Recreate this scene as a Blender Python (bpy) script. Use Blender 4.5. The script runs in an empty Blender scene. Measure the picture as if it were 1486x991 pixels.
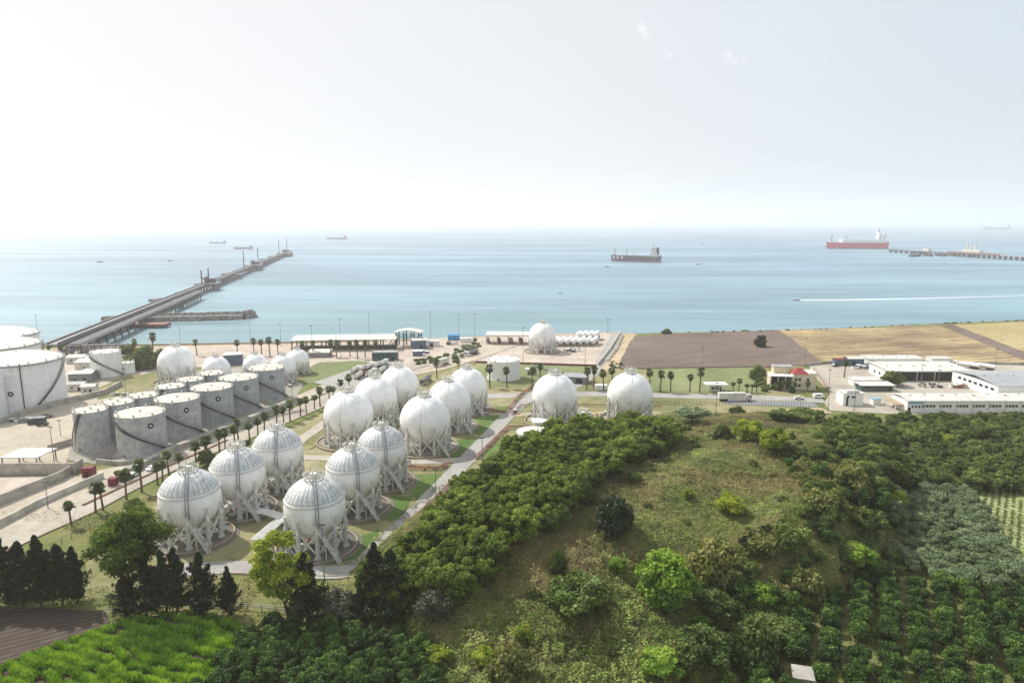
import bpy, math, random
import numpy as np
from mathutils import Vector, Matrix

# ------------------------------------------------------------------ basics
SC = bpy.context.scene
COL = SC.collection
PI = math.pi
H = 82.0                      # camera height
PITCH = math.radians(9.9)
FPX = 990.0
CX, CY = 743.0, 495.5
rnd = random.Random(7)
RG = np.random.default_rng(11)

cam_d = bpy.data.cameras.new('camera')
cam = bpy.data.objects.new('camera', cam_d); COL.objects.link(cam)
cam.location = (0, 0, H); cam.rotation_euler = (PI/2-PITCH, 0, 0)
cam_d.sensor_width = 36.0; cam_d.lens = FPX/1486*36.0
cam_d.clip_start = 1.0; cam_d.clip_end = 120000
SC.camera = cam

def ray(px, py):
    x = (px-CX)/FPX; v = (CY-py)/FPX
    cp, sp = math.cos(PITCH), math.sin(PITCH)
    return x, cp+v*sp, -sp+v*cp
def G(px, py, z=0.0):
    "point of the photograph -> world point on the level z"
    dx, dy, dz = ray(px, py)
    t = (z-H)/dz
    return (dx*t, dy*t)
def lin(h):
    h = h.lstrip('#')
    r = [int(h[i:i+2], 16)/255 for i in (0, 2, 4)]
    return tuple((c/12.92 if c <= .04045 else ((c+.055)/1.055)**2.4) for c in r)+(1,)

# ------------------------------------------------------------------ terrain
FOOT = [(-40,150),(-33,172),(-20,202),(0,240),(20,268),(48,284),(95,290),(132,280),(140,245),(124,205),(104,168),(78,142),(50,126),(44,104),(22,96),(-8,104),(-30,122)]
FA = np.array(FOOT, float)
def poly_dist(x, y):
    x = np.asarray(x, float); y = np.asarray(y, float)
    d = np.full(x.shape, 1e9); ins = np.zeros(x.shape, bool)
    n = len(FA)
    for i in range(n):
        ax, ay = FA[i]; bx, by = FA[(i+1) % n]
        ex, ey = bx-ax, by-ay
        t = np.clip(((x-ax)*ex+(y-ay)*ey)/(ex*ex+ey*ey), 0, 1)
        d = np.minimum(d, np.hypot(x-ax-t*ex, y-ay-t*ey))
        c = ((ay > y) != (by > y)) & (x < ex*(y-ay)/(ey+1e-12)+ax)
        ins ^= c
    return np.where(ins, d, -d)
def smooth(t):
    t = np.clip(t, 0, 1); return t*t*(3-2*t)
def coast_y(x):
    xs = [-1500,-420,-300,-190,-60,30,85,160,240,330,440,900,1700]
    ys = [470,455,458,465,478,490,505,515,527,552,577,640,760]
    return np.interp(x, xs, ys)
def TH(x, y):
    x = np.asarray(x, float); y = np.asarray(y, float)
    d = poly_dist(x, y)
    right = smooth((x-40-(y-130)*.28)/30)              # steeper to the right
    w = 34*(1-right)+13*right
    front = smooth((150-y)/40)*(1-right)
    w = w*(1-front)+60*front
    top = np.interp(y, [90,120,150,180,208,240,268,290], [7,10.5,13.2,14.2,13.2,8.5,4.0,2])
    t = np.clip(d/w, 0, 1)
    h = top*(1-(1-t)**1.9)*smooth(t*6)
    h = h+np.where(d > 3, smooth((d-3)/15), 0)*(np.sin(x*.21+1.3)*np.cos(y*.17)*.7+np.sin(x*.09-y*.12)*.9+np.sin(x*.47+y*.31)*.25)
    cy = coast_y(x)
    h = h-np.clip((y-cy)/14, 0, 1)*6
    return h
def th(x, y): return float(TH(x, y))
def GH(px, py, up=0.0):
    "point of the photograph -> point on the terrain (raised by up)"
    dx, dy, dz = ray(px, py)
    t0 = (24+up-H)/dz; t1 = (0+up-H)/dz
    ts = np.linspace(t0, t1+2, 160)
    zs = H+dz*ts; g = TH(dx*ts, dy*ts)+up
    k = int(np.argmax(zs <= g)) if (zs <= g).any() else len(ts)-1
    t = ts[k]
    return (dx*t, dy*t)

# ------------------------------------------------------------------ materials
def newmat(name):
    m = bpy.data.materials.new(name); m.use_nodes = True
    nt = m.node_tree; nt.nodes.clear()
    out = nt.nodes.new('ShaderNodeOutputMaterial')
    return m, nt, out
def N(nt, t, **kw):
    n = nt.nodes.new(t)
    for k, v in kw.items():
        if k.startswith('i_'): n.inputs[k[2:].replace('_', ' ')].default_value = v
        else: setattr(n, k, v)
    return n
def ramp(nt, stops, fac):
    r = nt.nodes.new('ShaderNodeValToRGB')
    el = r.color_ramp.elements
    while len(el) < len(stops): el.new(.5)
    for e, (p, c) in zip(el, stops):
        e.position = p; e.color = c if len(c) == 4 else (*c, 1)
    nt.links.new(fac, r.inputs['Fac']); return r.outputs['Color']
def coords(nt, world, scale=(1, 1, 1)):
    if world:
        src = nt.nodes.new('ShaderNodeNewGeometry').outputs['Position']
    else:
        src = nt.nodes.new('ShaderNodeTexCoord').outputs['Object']
    mp = nt.nodes.new('ShaderNodeMapping'); mp.inputs['Scale'].default_value = scale
    nt.links.new(src, mp.inputs['Vector']); return mp.outputs['Vector']
def noise(nt, vec, scale, detail=4, rough=.55):
    n = nt.nodes.new('ShaderNodeTexNoise'); n.inputs['Scale'].default_value = scale
    n.inputs['Detail'].default_value = detail; n.inputs['Roughness'].default_value = rough
    nt.links.new(vec, n.inputs['Vector']); return n.outputs['Fac']
def mixc(nt, fac, a, b, mode='MIX'):
    n = nt.nodes.new('ShaderNodeMix'); n.data_type = 'RGBA'; n.blend_type = mode
    for s, v in ((n.inputs[0], fac), (n.inputs[6], a), (n.inputs[7], b)):
        if hasattr(v, 'links') or isinstance(v, bpy.types.NodeSocket): nt.links.new(v, s)
        else: s.default_value = v
    return n.outputs[2]
def mathn(nt, op, a, b=0.0, clamp=False):
    n = nt.nodes.new('ShaderNodeMath'); n.operation = op; n.use_clamp = clamp
    for s, v in ((n.inputs[0], a), (n.inputs[1], b)):
        if isinstance(v, bpy.types.NodeSocket): nt.links.new(v, s)
        else: s.default_value = v
    return n.outputs[0]
def bsdf(nt, out, color, rough=.8, metal=0.0, bump=None, bstr=.3, bdist=.1, spec=.3):
    b = nt.nodes.new('ShaderNodeBsdfPrincipled')
    if isinstance(color, bpy.types.NodeSocket): nt.links.new(color, b.inputs['Base Color'])
    else: b.inputs['Base Color'].default_value = color
    b.inputs['Roughness'].default_value = rough; b.inputs['Metallic'].default_value = metal
    b.inputs['Specular IOR Level'].default_value = spec
    if bump is not None:
        n = nt.nodes.new('ShaderNodeBump'); n.inputs['Strength'].default_value = bstr
        n.inputs['Distance'].default_value = bdist
        nt.links.new(bump, n.inputs['Height']); nt.links.new(n.outputs[0], b.inputs['Normal'])
    nt.links.new(b.outputs[0], out.inputs[0]); return b
def paint(name, c, c2=None, scale=.6, rough=.6, metal=0, world=False, sc3=(1, 1, 1)):
    m, nt, out = newmat(name)
    c = lin(c) if isinstance(c, str) else (*c, 1)
    c2 = (lin(c2) if isinstance(c2, str) else (*c2, 1)) if c2 else tuple(v*.78 for v in c[:3])+(1,)
    f = noise(nt, coords(nt, world, sc3), scale, 5)
    bsdf(nt, out, ramp(nt, [(.36, c2), (.64, c)], f), rough, metal)
    return m
M = {}
def sphere_paint(name, dirt, rust):
    m, nt, out = newmat(name)
    v1 = coords(nt, False, (1, 1, .12)); v2 = coords(nt, False, (.16, .16, .16))
    f = noise(nt, v1, 1.1, 6, .65)
    tc = nt.nodes.new('ShaderNodeTexCoord'); sx = nt.nodes.new('ShaderNodeSeparateXYZ')
    nt.links.new(tc.outputs['Object'], sx.inputs[0])
    below = mathn(nt, 'MULTIPLY_ADD', sx.outputs['Z'], -.11); below.node.inputs[2].default_value = .55; below.node.use_clamp = True
    st = mathn(nt, 'MULTIPLY', ramp(nt, [(.46, (0, 0, 0)), (.72, (1, 1, 1))], f), below)
    base = ramp(nt, [(.35, lin('#e6e6e4')), (.62, lin('#f7f5f2'))], noise(nt, v2, 1.6, 4))
    c = mixc(nt, mathn(nt, 'MULTIPLY', st, dirt), base, lin('#8d8477'))
    rz = ramp(nt, [(.56, (0, 0, 0)), (.7, (1, 1, 1))], noise(nt, coords(nt, False, (.8, .8, .1)), 1.4, 6, .7))
    c = mixc(nt, mathn(nt, 'MULTIPLY', mathn(nt, 'MULTIPLY', rz, below), rust), c, lin('#8a6a4c'))
    # weld seams of the shell plates
    s = mathn(nt, 'PINGPONG', mathn(nt, 'ADD', sx.outputs['Z'], 50.0), 1.55)
    seam = mathn(nt, 'LESS_THAN', s, .05)
    c = mixc(nt, mathn(nt, 'MULTIPLY', seam, .22), c, lin('#77777a'))
    bsdf(nt, out, c, .42, spec=.35)
    return m
M['sph'] = sphere_paint('white_sphere_paint', .12, .06)
M['sphold'] = sphere_paint('weathered_sphere_paint', .42, .3)
def ribbed():
    m, nt, out = newmat('ribbed_sheet_cap')
    tc = nt.nodes.new('ShaderNodeTexCoord'); sx = nt.nodes.new('ShaderNodeSeparateXYZ')
    nt.links.new(tc.outputs['Object'], sx.inputs[0])
    a = mathn(nt, 'ARCTAN2', sx.outputs['Y'], sx.outputs['X'])
    w = mathn(nt, 'SINE', mathn(nt, 'MULTIPLY', a, 34.0))
    f = noise(nt, coords(nt, False, (1, 1, .5)), .9, 6, .6)
    c = ramp(nt, [(.35, lin('#b4b9bd')), (.6, lin('#d6d6d1')), (.75, lin('#e4dfd2'))], f)
    line = mathn(nt, 'LESS_THAN', w, -.78)
    c = mixc(nt, mathn(nt, 'MULTIPLY', line, .5), c, lin('#6d6f70'))
    ring = mathn(nt, 'LESS_THAN', mathn(nt, 'PINGPONG', mathn(nt, 'ADD', sx.outputs['Z'], 50), .8), .045)
    c = mixc(nt, mathn(nt, 'MULTIPLY', ring, .35), c, lin('#6f7377'))
    bsdf(nt, out, c, .5, .08, bump=w, bstr=.3, bdist=.1, spec=.4)
    return m
M['cap'] = ribbed()
def shell_wall(name, dark, light, stain, vert, seamk=.3, seamh=1.85):
    m, nt, out = newmat(name)
    tc = nt.nodes.new('ShaderNodeTexCoord'); sx = nt.nodes.new('ShaderNodeSeparateXYZ')
    nt.links.new(tc.outputs['Object'], sx.inputs[0])
    f = noise(nt, coords(nt, False, (1, 1, vert)), .75, 7, .68)
    f2 = noise(nt, coords(nt, False), .35, 4)
    f = mathn(nt, 'ADD', mathn(nt, 'MULTIPLY', f, .65), mathn(nt, 'MULTIPLY', f2, .35))
    c = ramp(nt, [(.34, lin(stain)), (.46, lin(dark)), (.62, lin(light))], f)
    s = mathn(nt, 'LESS_THAN', mathn(nt, 'PINGPONG', sx.outputs['Z'], seamh), .07)
    a = mathn(nt, 'MULTIPLY', mathn(nt, 'ARCTAN2', sx.outputs['Y'], sx.outputs['X']), 3.6)
    course = mathn(nt, 'MULTIPLY', mathn(nt, 'FLOOR', mathn(nt, 'DIVIDE', sx.outputs['Z'], seamh)), .5)
    vs = mathn(nt, 'LESS_THAN', mathn(nt, 'PINGPONG', mathn(nt, 'ADD', mathn(nt, 'ADD', a, course), 40), 1.0), .025)
    c = mixc(nt, mathn(nt, 'MULTIPLY', mathn(nt, 'MAXIMUM', s, vs), seamk), c, lin('#55575a'))
    bsdf(nt, out, c, .62, spec=.3)
    return m
M['tankgrey'] = shell_wall('grey_stained_tank_wall', '#a3a5a6', '#bfc0bd', '#918c84', .6)
M['tankdark'] = shell_wall('streaked_tank_wall', '#979ca0', '#b2b6b8', '#87857f', .07)
M['tankwhite'] = shell_wall('white_tank_wall', '#e2e2e0', '#eeeeeb', '#d6d4ce', .08, .13)
M['tankroof'] = paint('pale_tank_roof', '#d8d3c8', '#b5ada0', .5, .7)
M['tankroofw'] = paint('white_tank_roof', '#e9e6e0', '#d2ccc2', .35, .6)
M['white'] = paint('white_paint', '#efeeeb', '#dcdbd8', .5, .55)
M['offwhite'] = paint('offwhite_sheet_metal', '#dcdad2', '#bdb8ad', .4, .6)
M['legs'] = paint('fireproofed_leg_concrete', '#d2d1cc', '#b0afaa', .9, .8)
M['brace'] = paint('brace_paint', '#e8e6e0', '#c9c6bd', .9, .6)
M['rail'] = paint('rail_paint', '#d8d8d4', '#b5b5b0', .9, .5)
M['steel'] = paint('grey_steel', '#8f9294', '#6e7072', .8, .5, .3)
M['dsteel'] = paint('dark_steel', '#4a4b4d', '#333436', .8, .6)
M['black'] = paint('black_paint', '#1c1d1f', '#121314', .8, .5)
M['rust'] = paint('rust_red_pipe', '#a2705f', '#7b5548', .5, .8)
M['kerbred'] = paint('faded_red_kerb', '#a08c7c', '#8f8474', .3, .9, world=True)
M['conc'] = paint('weathered_concrete', '#b3aea4', '#8f8a80', .3, .9, world=True)
M['concw'] = paint('pale_concrete', '#cfcabf', '#aea89c', .25, .9, world=True)
M['beige'] = paint('beige_render', '#d9cdb2', '#c4b698', .5, .9)
M['redroof'] = paint('red_tile_roof', '#a5454a', '#8a3a3c', 1.5, .8)
M['greyroof'] = paint('grey_sheet_roof', '#a9abad', '#8f9193', .3, .6, sc3=(4, .3, 1))
M['whiteroof'] = paint('white_sheet_roof', '#dbd8d1', '#bdb8ae', .3, .6, sc3=(3, .3, 1))
M['glassd'] = paint('dark_window_glass', '#2e3a44', '#222b33', .5, .15)
M['shade'] = paint('dark_door_and_shade', '#2a2b2c', '#1c1d1e', .5, .9)  # near-black for doors, and for shade painted on open fronts
M['green'] = paint('green_painted_steel', '#3f5f5c', '#2f4a48', .6, .6)
M['bluec'] = paint('blue_grey_container', '#5f7186', '#4d5c70', .5, .6)
M['blue'] = paint('bright_blue_sheet', '#4a8fc4', '#3a76a8', .5, .6)
M['skyblue'] = paint('pale_blue_panel', '#8fb4cc', '#7da2ba', .5, .6)
M['tyre'] = paint('rubber_tyre', '#1b1b1c', '#111112', 2, .9)
M['hulldk'] = paint('dark_grey_hull', '#4c525c', '#3d434c', .05, .5)
M['hullred'] = paint('crimson_hull', '#d4213d', '#bd1c34', .04, .5)
M['hullpink'] = paint('faded_red_boot_top', '#b07070', '#8a5252', .05, .6)
M['deckred'] = paint('red_oxide_deck', '#b0604f', '#9a5244', .08, .8)
M['rock'] = paint('breakwater_rock', '#9b9892', '#5f5c58', .35, .95, world=True)
M['bark'] = paint('grey_brown_bark', '#6b5b4a', '#453a2f', 1.5, .95)
M['palmbark'] = paint('palm_bark', '#7d6a55', '#54473a', 2.5, .95)
M['dead'] = paint('dry_palm_skirt', '#8a7452', '#5f4f38', 2.5, .95)
M['carwhite'] = paint('white_car_paint', '#e9e9e9', '#dcdcdc', .5, .3)
M['carblack'] = paint('black_car_paint', '#26282b', '#1e2022', .5, .25)
M['carred'] = paint('dark_red_paint', '#7a2f35', '#65272c', .5, .5)

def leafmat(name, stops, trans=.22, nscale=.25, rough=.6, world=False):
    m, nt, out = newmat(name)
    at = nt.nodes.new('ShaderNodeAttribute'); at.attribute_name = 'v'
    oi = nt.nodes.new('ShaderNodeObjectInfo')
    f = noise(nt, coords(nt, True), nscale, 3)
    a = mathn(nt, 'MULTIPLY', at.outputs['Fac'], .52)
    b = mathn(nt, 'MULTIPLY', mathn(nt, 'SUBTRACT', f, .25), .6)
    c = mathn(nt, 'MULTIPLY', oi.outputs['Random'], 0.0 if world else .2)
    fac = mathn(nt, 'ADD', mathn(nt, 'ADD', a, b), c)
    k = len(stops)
    col = ramp(nt, [(.12+.8*i/(k-1), lin(s)) for i, s in enumerate(stops)], fac)  # dark end kept deep, colouring in shade between the leaves
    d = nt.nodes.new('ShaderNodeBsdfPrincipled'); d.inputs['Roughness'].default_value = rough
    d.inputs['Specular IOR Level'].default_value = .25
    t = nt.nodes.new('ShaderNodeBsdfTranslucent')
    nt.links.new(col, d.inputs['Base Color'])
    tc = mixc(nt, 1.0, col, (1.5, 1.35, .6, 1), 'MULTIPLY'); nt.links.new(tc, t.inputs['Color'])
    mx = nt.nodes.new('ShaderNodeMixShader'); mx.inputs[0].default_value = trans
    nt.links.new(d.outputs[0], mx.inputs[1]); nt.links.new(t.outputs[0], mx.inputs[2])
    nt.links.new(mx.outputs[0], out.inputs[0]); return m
M['l_wood'] = leafmat('bright_wood_leaves', ['#141f0b','#43571f','#7c933c','#b3c264'], .32)
M['l_dark'] = leafmat('dark_conifer_needles', ['#0e170e','#1c2a16','#2c3e23','#465a38'], .08)
M['l_citrus'] = leafmat('citrus_leaves', ['#0f1b0b','#253d17','#4c6c2a','#84a04a'], .2)
M['l_olive'] = leafmat('silvery_olive_leaves', ['#35422a','#5a6b48','#81926c','#abb890'], .12)
M['l_sunlit'] = leafmat('sunlit_shrub_leaves', ['#1d2f0e','#4d7022','#8baa3e','#c3c75a'], .3)
M['l_yellow'] = leafmat('yellow_green_leaves', ['#2b3d12','#667f22','#a0ad3a','#cfca56'], .3)
M['l_euc'] = leafmat('eucalyptus_leaves', ['#1f2c0d','#46601b','#768c35','#a4b255'], .3)
M['l_mid'] = leafmat('mid_green_leaves', ['#151f0d','#3c4f22','#6a7f3d','#a2b062'])
M['l_scrub'] = leafmat('scrub_leaves', ['#232a13','#56602e','#86884c','#b4ae70'])
M['l_grey'] = leafmat('grey_twigs', ['#2c2d25','#47493c','#646554','#7e7f6c'], .1)
M['l_palm'] = leafmat('palm_fronds', ['#232f19','#43552f','#637747','#8c9c66'], .2)
M['l_crop'] = leafmat('bright_crop_leaves', ['#2f5212','#75a22f','#abcb48','#d6e072'], .2, .35, world=True)

# ------------------------------------------------------------------ mesh helpers
class MB:
    def __init__(s): s.v = []; s.f = []; s.m = []; s.k = 0
    def add(s, vs, fs):
        o = len(s.v); s.v += [tuple(p) for p in vs]; s.f += [tuple(o+i for i in f) for f in fs]; s.m += [s.k]*len(fs)
    def box(s, x, y, z, sx, sy, sz, rot=0.0):
        "centre x,y, base z"
        c, n = math.cos(rot), math.sin(rot)
        P = []
        for dz in (0, sz):
            for a, b in ((-1,-1),(1,-1),(1,1),(-1,1)):
                u, w = a*sx/2, b*sy/2
                P.append((x+u*c-w*n, y+u*n+w*c, z+dz))
        s.add(P, [(3,2,1,0),(4,5,6,7),(0,1,5,4),(1,2,6,5),(2,3,7,6),(3,0,4,7)])
    def bar(s, p, q, w, h=None):
        h = h or w
        p, q = Vector(p), Vector(q); d = (q-p)
        if d.length < 1e-6: return
        d.normalize(); up = Vector((0,0,1)) if abs(d.z) < .95 else Vector((1,0,0))
        a = d.cross(up).normalized()*w/2; b = a.cross(d).normalized()*h/2
        P = [p-a-b, p+a-b, p+a+b, p-a+b, q-a-b, q+a-b, q+a+b, q-a+b]
        s.add(P, [(3,2,1,0),(4,5,6,7),(0,1,5,4),(1,2,6,5),(2,3,7,6),(3,0,4,7)])
    def tube(s, p, q, r0, r1=None, n=8, caps=True):
        r1 = r0 if r1 is None else r1
        p, q = Vector(p), Vector(q); d = (q-p).normalized()
        up = Vector((0,0,1)) if abs(d.z) < .95 else Vector((1,0,0))
        a = d.cross(up).normalized(); b = a.cross(d)
        P = []
        for c, r in ((p, r0), (q, r1)):
            for i in range(n):
                t = 2*PI*i/n; P.append(c+a*math.cos(t)*r+b*math.sin(t)*r)
        F = [(i, (i+1) % n, n+(i+1) % n, n+i) for i in range(n)]
        if caps: F += [tuple(range(n-1,-1,-1)), tuple(range(n, 2*n))]
        s.add(P, F)
    def lathe(s, prof, n=32, c=(0,0,0)):
        P = []; F = []
        for r, z in prof:
            for i in range(n):
                t = 2*PI*i/n; P.append((c[0]+r*math.cos(t), c[1]+r*math.sin(t), c[2]+z))
        for j in range(len(prof)-1):
            for i in range(n):
                F.append((j*n+i, j*n+(i+1) % n, (j+1)*n+(i+1) % n, (j+1)*n+i))
        s.add(P, F)
    def ring(s, r, w, z, h, n=40, c=(0,0)):
        s.lathe([(r-w/2,z),(r+w/2,z),(r+w/2,z+h),(r-w/2,z+h),(r-w/2,z)], n, (c[0],c[1],0))
    def prism(s, poly, z0, z1):
        n = len(poly)
        a = sum(poly[i][0]*poly[(i+1) % n][1]-poly[(i+1) % n][0]*poly[i][1] for i in range(n))
        if a < 0: poly = poly[::-1]
        P = [(x, y, z0) for x, y in poly]+[(x, y, z1) for x, y in poly]
        s.add(P, [tuple(range(n-1,-1,-1)), tuple(range(n, 2*n))]+[(i, (i+1) % n, n+(i+1) % n, n+i) for i in range(n)])
    def mesh(s, name, mats, smooth=False):
        me = bpy.data.meshes.new(name); me.from_pydata([tuple(map(float, v)) for v in s.v], [], s.f)
        for m in (mats if isinstance(mats, (list, tuple)) else [mats]): me.materials.append(M[m] if isinstance(m, str) else m)
        me.polygons.foreach_set('material_index', s.m)
        if smooth: me.polygons.foreach_set('use_smooth', [True]*len(me.polygons))
        me.update(); return me
    def build(s, name, mats, parent=None, loc=(0,0,0), rz=0.0, smooth=False):
        return mk(name, s.mesh(name, mats, smooth), parent, loc, rz)
def mk(name, me, parent=None, loc=(0,0,0), rz=0.0):
    o = bpy.data.objects.new(name, me); COL.objects.link(o)
    o.location = loc; o.rotation_euler = (0, 0, rz)
    if parent is not None: o.parent = parent
    return o
def tag(o, label, cat=None, group=None, kind=None):
    if label: o['label'] = label
    if cat: o['category'] = cat
    if group: o['group'] = group
    if kind: o['kind'] = kind
    return o
def thing(name, label, cat, loc=(0,0,0), rz=0.0, group=None):
    o = mk(name, None, None, loc, rz); o.empty_display_size = 1
    return tag(o, label, cat, group)
KIDS = {}
def kids(o):
    return [c for c in bpy.data.objects if c.parent == o]
def copy_tree(o, parent=None, label=None, group=None, loc=None, rz=None, cache={}):
    if o.name not in cache: cache[o.name] = kids(o)
    c = o.copy(); COL.objects.link(c)
    if parent is not None: c.parent = parent
    if label: c['label'] = label
    if group: c['group'] = group
    if loc is not None: c.location = loc
    if rz is not None: c.rotation_euler[2] = rz
    for k in cache[o.name]: copy_tree(k, c)
    return c
LIFT = [0]
def lift():
    LIFT[0] += 1; return .0011*LIFT[0]           # no two flat sheets share a level
def sheet(name, poly, z, mat, label=None, world=False):
    if z > 0: z += lift()
    P = poly if world else [G(*p) for p in poly]
    me = bpy.data.meshes.new(name)
    n = len(P)
    a = sum(P[i][0]*P[(i+1) % n][1]-P[(i+1) % n][0]*P[i][1] for i in range(n))
    if a < 0: P = P[::-1]
    me.from_pydata([(x, y, z) for x, y in P], [], [tuple(range(n))])
    me.materials.append(M[mat] if isinstance(mat, str) else mat); me.update()
    o = mk(name, me); o['kind'] = 'structure'
    if label: o['label'] = label
    return o
def ragged(P, step=6.0, amp=.8, seed=1, closed=True):
    "break up a world outline so that a soil or grass edge is not ruler-straight"
    r = random.Random(seed); out = []
    n = len(P)
    for i in range(n if closed else n-1):
        a, b = P[i], P[(i+1) % n]; L = math.hypot(b[0]-a[0], b[1]-a[1]); k = max(1, int(L/step))
        for j in range(k):
            t = j/k; out.append((a[0]+(b[0]-a[0])*t+r.uniform(-amp, amp), a[1]+(b[1]-a[1])*t+r.uniform(-amp, amp)))
    return out
def ribbon(name, pts, w, z, mat, label=None, world=False, kind='structure', rise=0.0):
    "a road or strip of width w along a line; rise>0 gives it a body"
    P = [Vector(p if world else G(*p)) for p in pts]
    if rise == 0: z += lift()
    L = []; R = []
    for i, p in enumerate(P):
        a = P[max(0, i-1)]; b = P[min(len(P)-1, i+1)]; d = (b-a).normalized(); n = Vector((-d.y, d.x))
        L.append(p+n*w/2); R.append(p-n*w/2)
    mb = MB()
    for i in range(len(P)-1):
        q = [R[i], R[i+1], L[i+1], L[i]]
        if rise > 0: mb.prism([(v.x, v.y) for v in q], z, z+rise)
        else: mb.add([(v.x, v.y, z) for v in q], [(0,1,2,3)])
    o = mb.build(name, mat)
    if kind: o['kind'] = kind
    if label: o['label'] = label
    return o
def smoothline(pts, k=6):
    "Catmull-Rom through world points"
    out = []
    for i in range(len(pts)-1):
        p0 = Vector(pts[max(0,i-1)]); p1 = Vector(pts[i]); p2 = Vector(pts[i+1]); p3 = Vector(pts[min(len(pts)-1,i+2)])
        for j in range(k):
            t = j/k
            out.append(tuple(.5*((2*p1)+(p2-p0)*t+(2*p0-5*p1+4*p2-p3)*t*t+(3*p1-p0-3*p2+p3)*t**3)))
    out.append(tuple(pts[-1])); return out
def np_mesh(name, V, F, mat, attr=None, smooth=False):
    me = bpy.data.meshes.new(name); V = np.ascontiguousarray(V, np.float32); F = np.ascontiguousarray(F, np.int32)
    m, k = F.shape
    me.vertices.add(len(V)); me.vertices.foreach_set('co', V.ravel())
    me.loops.add(m*k); me.loops.foreach_set('vertex_index', F.ravel())
    me.polygons.add(m); me.polygons.foreach_set('loop_start', np.arange(0, m*k, k, dtype=np.int32))
    me.polygons.foreach_set('loop_total', np.full(m, k, np.int32))
    for mm in (mat if isinstance(mat, (list, tuple)) else [mat]): me.materials.append(M[mm] if isinstance(mm, str) else mm)
    if smooth: me.polygons.foreach_set('use_smooth', np.ones(m, bool))
    me.update(calc_edges=True)
    if attr is not None:
        a = me.attributes.new('v', 'FLOAT', 'FACE'); a.data.foreach_set('value', np.ascontiguousarray(attr, np.float32))
    return me
# ------------------------------------------------------------------ sky, sun, haze
SUN_AZ = Vector((-.8, .6)); SUN_EL = math.radians(47)
w = bpy.data.worlds.new('World'); SC.world = w; w.use_nodes = True
nt = w.node_tree; nt.nodes.clear()
wo = nt.nodes.new('ShaderNodeOutputWorld'); bg = nt.nodes.new('ShaderNodeBackground')
sky = nt.nodes.new('ShaderNodeTexSky'); sky.sky_type = 'NISHITA'; sky.sun_disc = False
sky.sun_elevation = SUN_EL; sky.sun_rotation = math.atan2(SUN_AZ.x, SUN_AZ.y)
sky.dust_density = 5.0; sky.air_density = 1.0; sky.ozone_density = 1.5; sky.altitude = 80
# thin high cloud: veil plus a few small tufts, by direction
tc = nt.nodes.new('ShaderNodeTexCoord')
veil = noise(nt, tc.outputs['Generated'], 1.6, 4)
vf = ramp(nt, [(.35, (.78,)*3), (.75, (.9,)*3)], veil)
sxyz = nt.nodes.new('ShaderNodeSeparateXYZ'); nt.links.new(tc.outputs['Generated'], sxyz.inputs[0])
tuft = None
for px, py, rad, k in ((932,42,.013,.9),(938,52,.012,.7),(970,82,.012,.45),(1056,84,.013,.7),(1066,90,.012,.5),(1080,88,.010,.35)):
    d = Vector(ray(px, py)).normalized()
    vd = nt.nodes.new('ShaderNodeVectorMath'); vd.operation = 'DISTANCE'
    nt.links.new(tc.outputs['Generated'], vd.inputs[0]); vd.inputs[1].default_value = d
    wob = mathn(nt, 'MULTIPLY', noise(nt, tc.outputs['Generated'], 130, 4), rad*1.5)
    q = mathn(nt, 'MULTIPLY', mathn(nt, 'SUBTRACT', 1.0, mathn(nt, 'DIVIDE', mathn(nt, 'ADD', vd.outputs['Value'], wob), rad*1.4), True), k)
    tuft = q if tuft is None else mathn(nt, 'MAXIMUM', tuft, q)
dp = nt.nodes.new('ShaderNodeVectorMath'); dp.operation = 'DOT_PRODUCT'; nt.links.new(tc.outputs['Generated'], dp.inputs[0]); dp.inputs[1].default_value = (-.8, .1, -.12)
gl = ramp(nt, [(.18, (6.1, 7.2, 8.2)), (.52, (7.7, 7.9, 8.2)), (.85, (7.9, 8.0, 8.1))], mathn(nt, 'MULTIPLY_ADD', dp.outputs['Value'], .5))
for q_ in nt.nodes:
    if q_.type == 'MATH' and q_.operation == 'MULTIPLY_ADD': q_.inputs[2].default_value = .5
c1 = mixc(nt, vf, sky.outputs[0], gl)
c2 = mixc(nt, tuft, c1, (11, 11, 11.2, 1))
nt.links.new(c2, bg.inputs[0]); bg.inputs[1].default_value = .110
nt.links.new(bg.outputs[0], wo.inputs[0])
sd = bpy.data.lights.new('sun', 'SUN'); sd.energy = 5.0; sd.angle = math.radians(.6); sd.color = (1, .96, .90)
so = bpy.data.objects.new('sun', sd); COL.objects.link(so)
to_sun = Vector((SUN_AZ.x*math.cos(SUN_EL), SUN_AZ.y*math.cos(SUN_EL), math.sin(SUN_EL)))
so.rotation_euler = to_sun.to_track_quat('Z', 'Y').to_euler()
so.location = (-200, 200, 400)
HAZE = True
if HAZE:
    mb = MB(); mb.box(0, 12000, -80, 60000, 50000, 480)
    m, nt, out = newmat('sea_haze')
    vs = nt.nodes.new('ShaderNodeVolumeScatter'); vs.inputs['Density'].default_value = .00021
    vs.inputs['Anisotropy'].default_value = .3; vs.inputs['Color'].default_value = (.77, .70, .69, 1)
    nt.links.new(vs.outputs[0], out.inputs['Volume'])
    tag(mb.build('sky', m), 'pale bright haze filling the air above the sea', kind='structure')
SC.view_settings.view_transform = 'Standard'; SC.view_settings.look = 'None'
SC.view_settings.exposure = 0; SC.view_settings.gamma = 1
SC.cycles.use_denoising = True
SC.cycles.max_bounces = 6; SC.cycles.diffuse_bounces = 3; SC.cycles.glossy_bounces = 2
SC.cycles.transmission_bounces = 3; SC.cycles.volume_bounces = 2; SC.cycles.transparent_max_bounces = 6
SC.cycles.sample_clamp_indirect = 4
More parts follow.
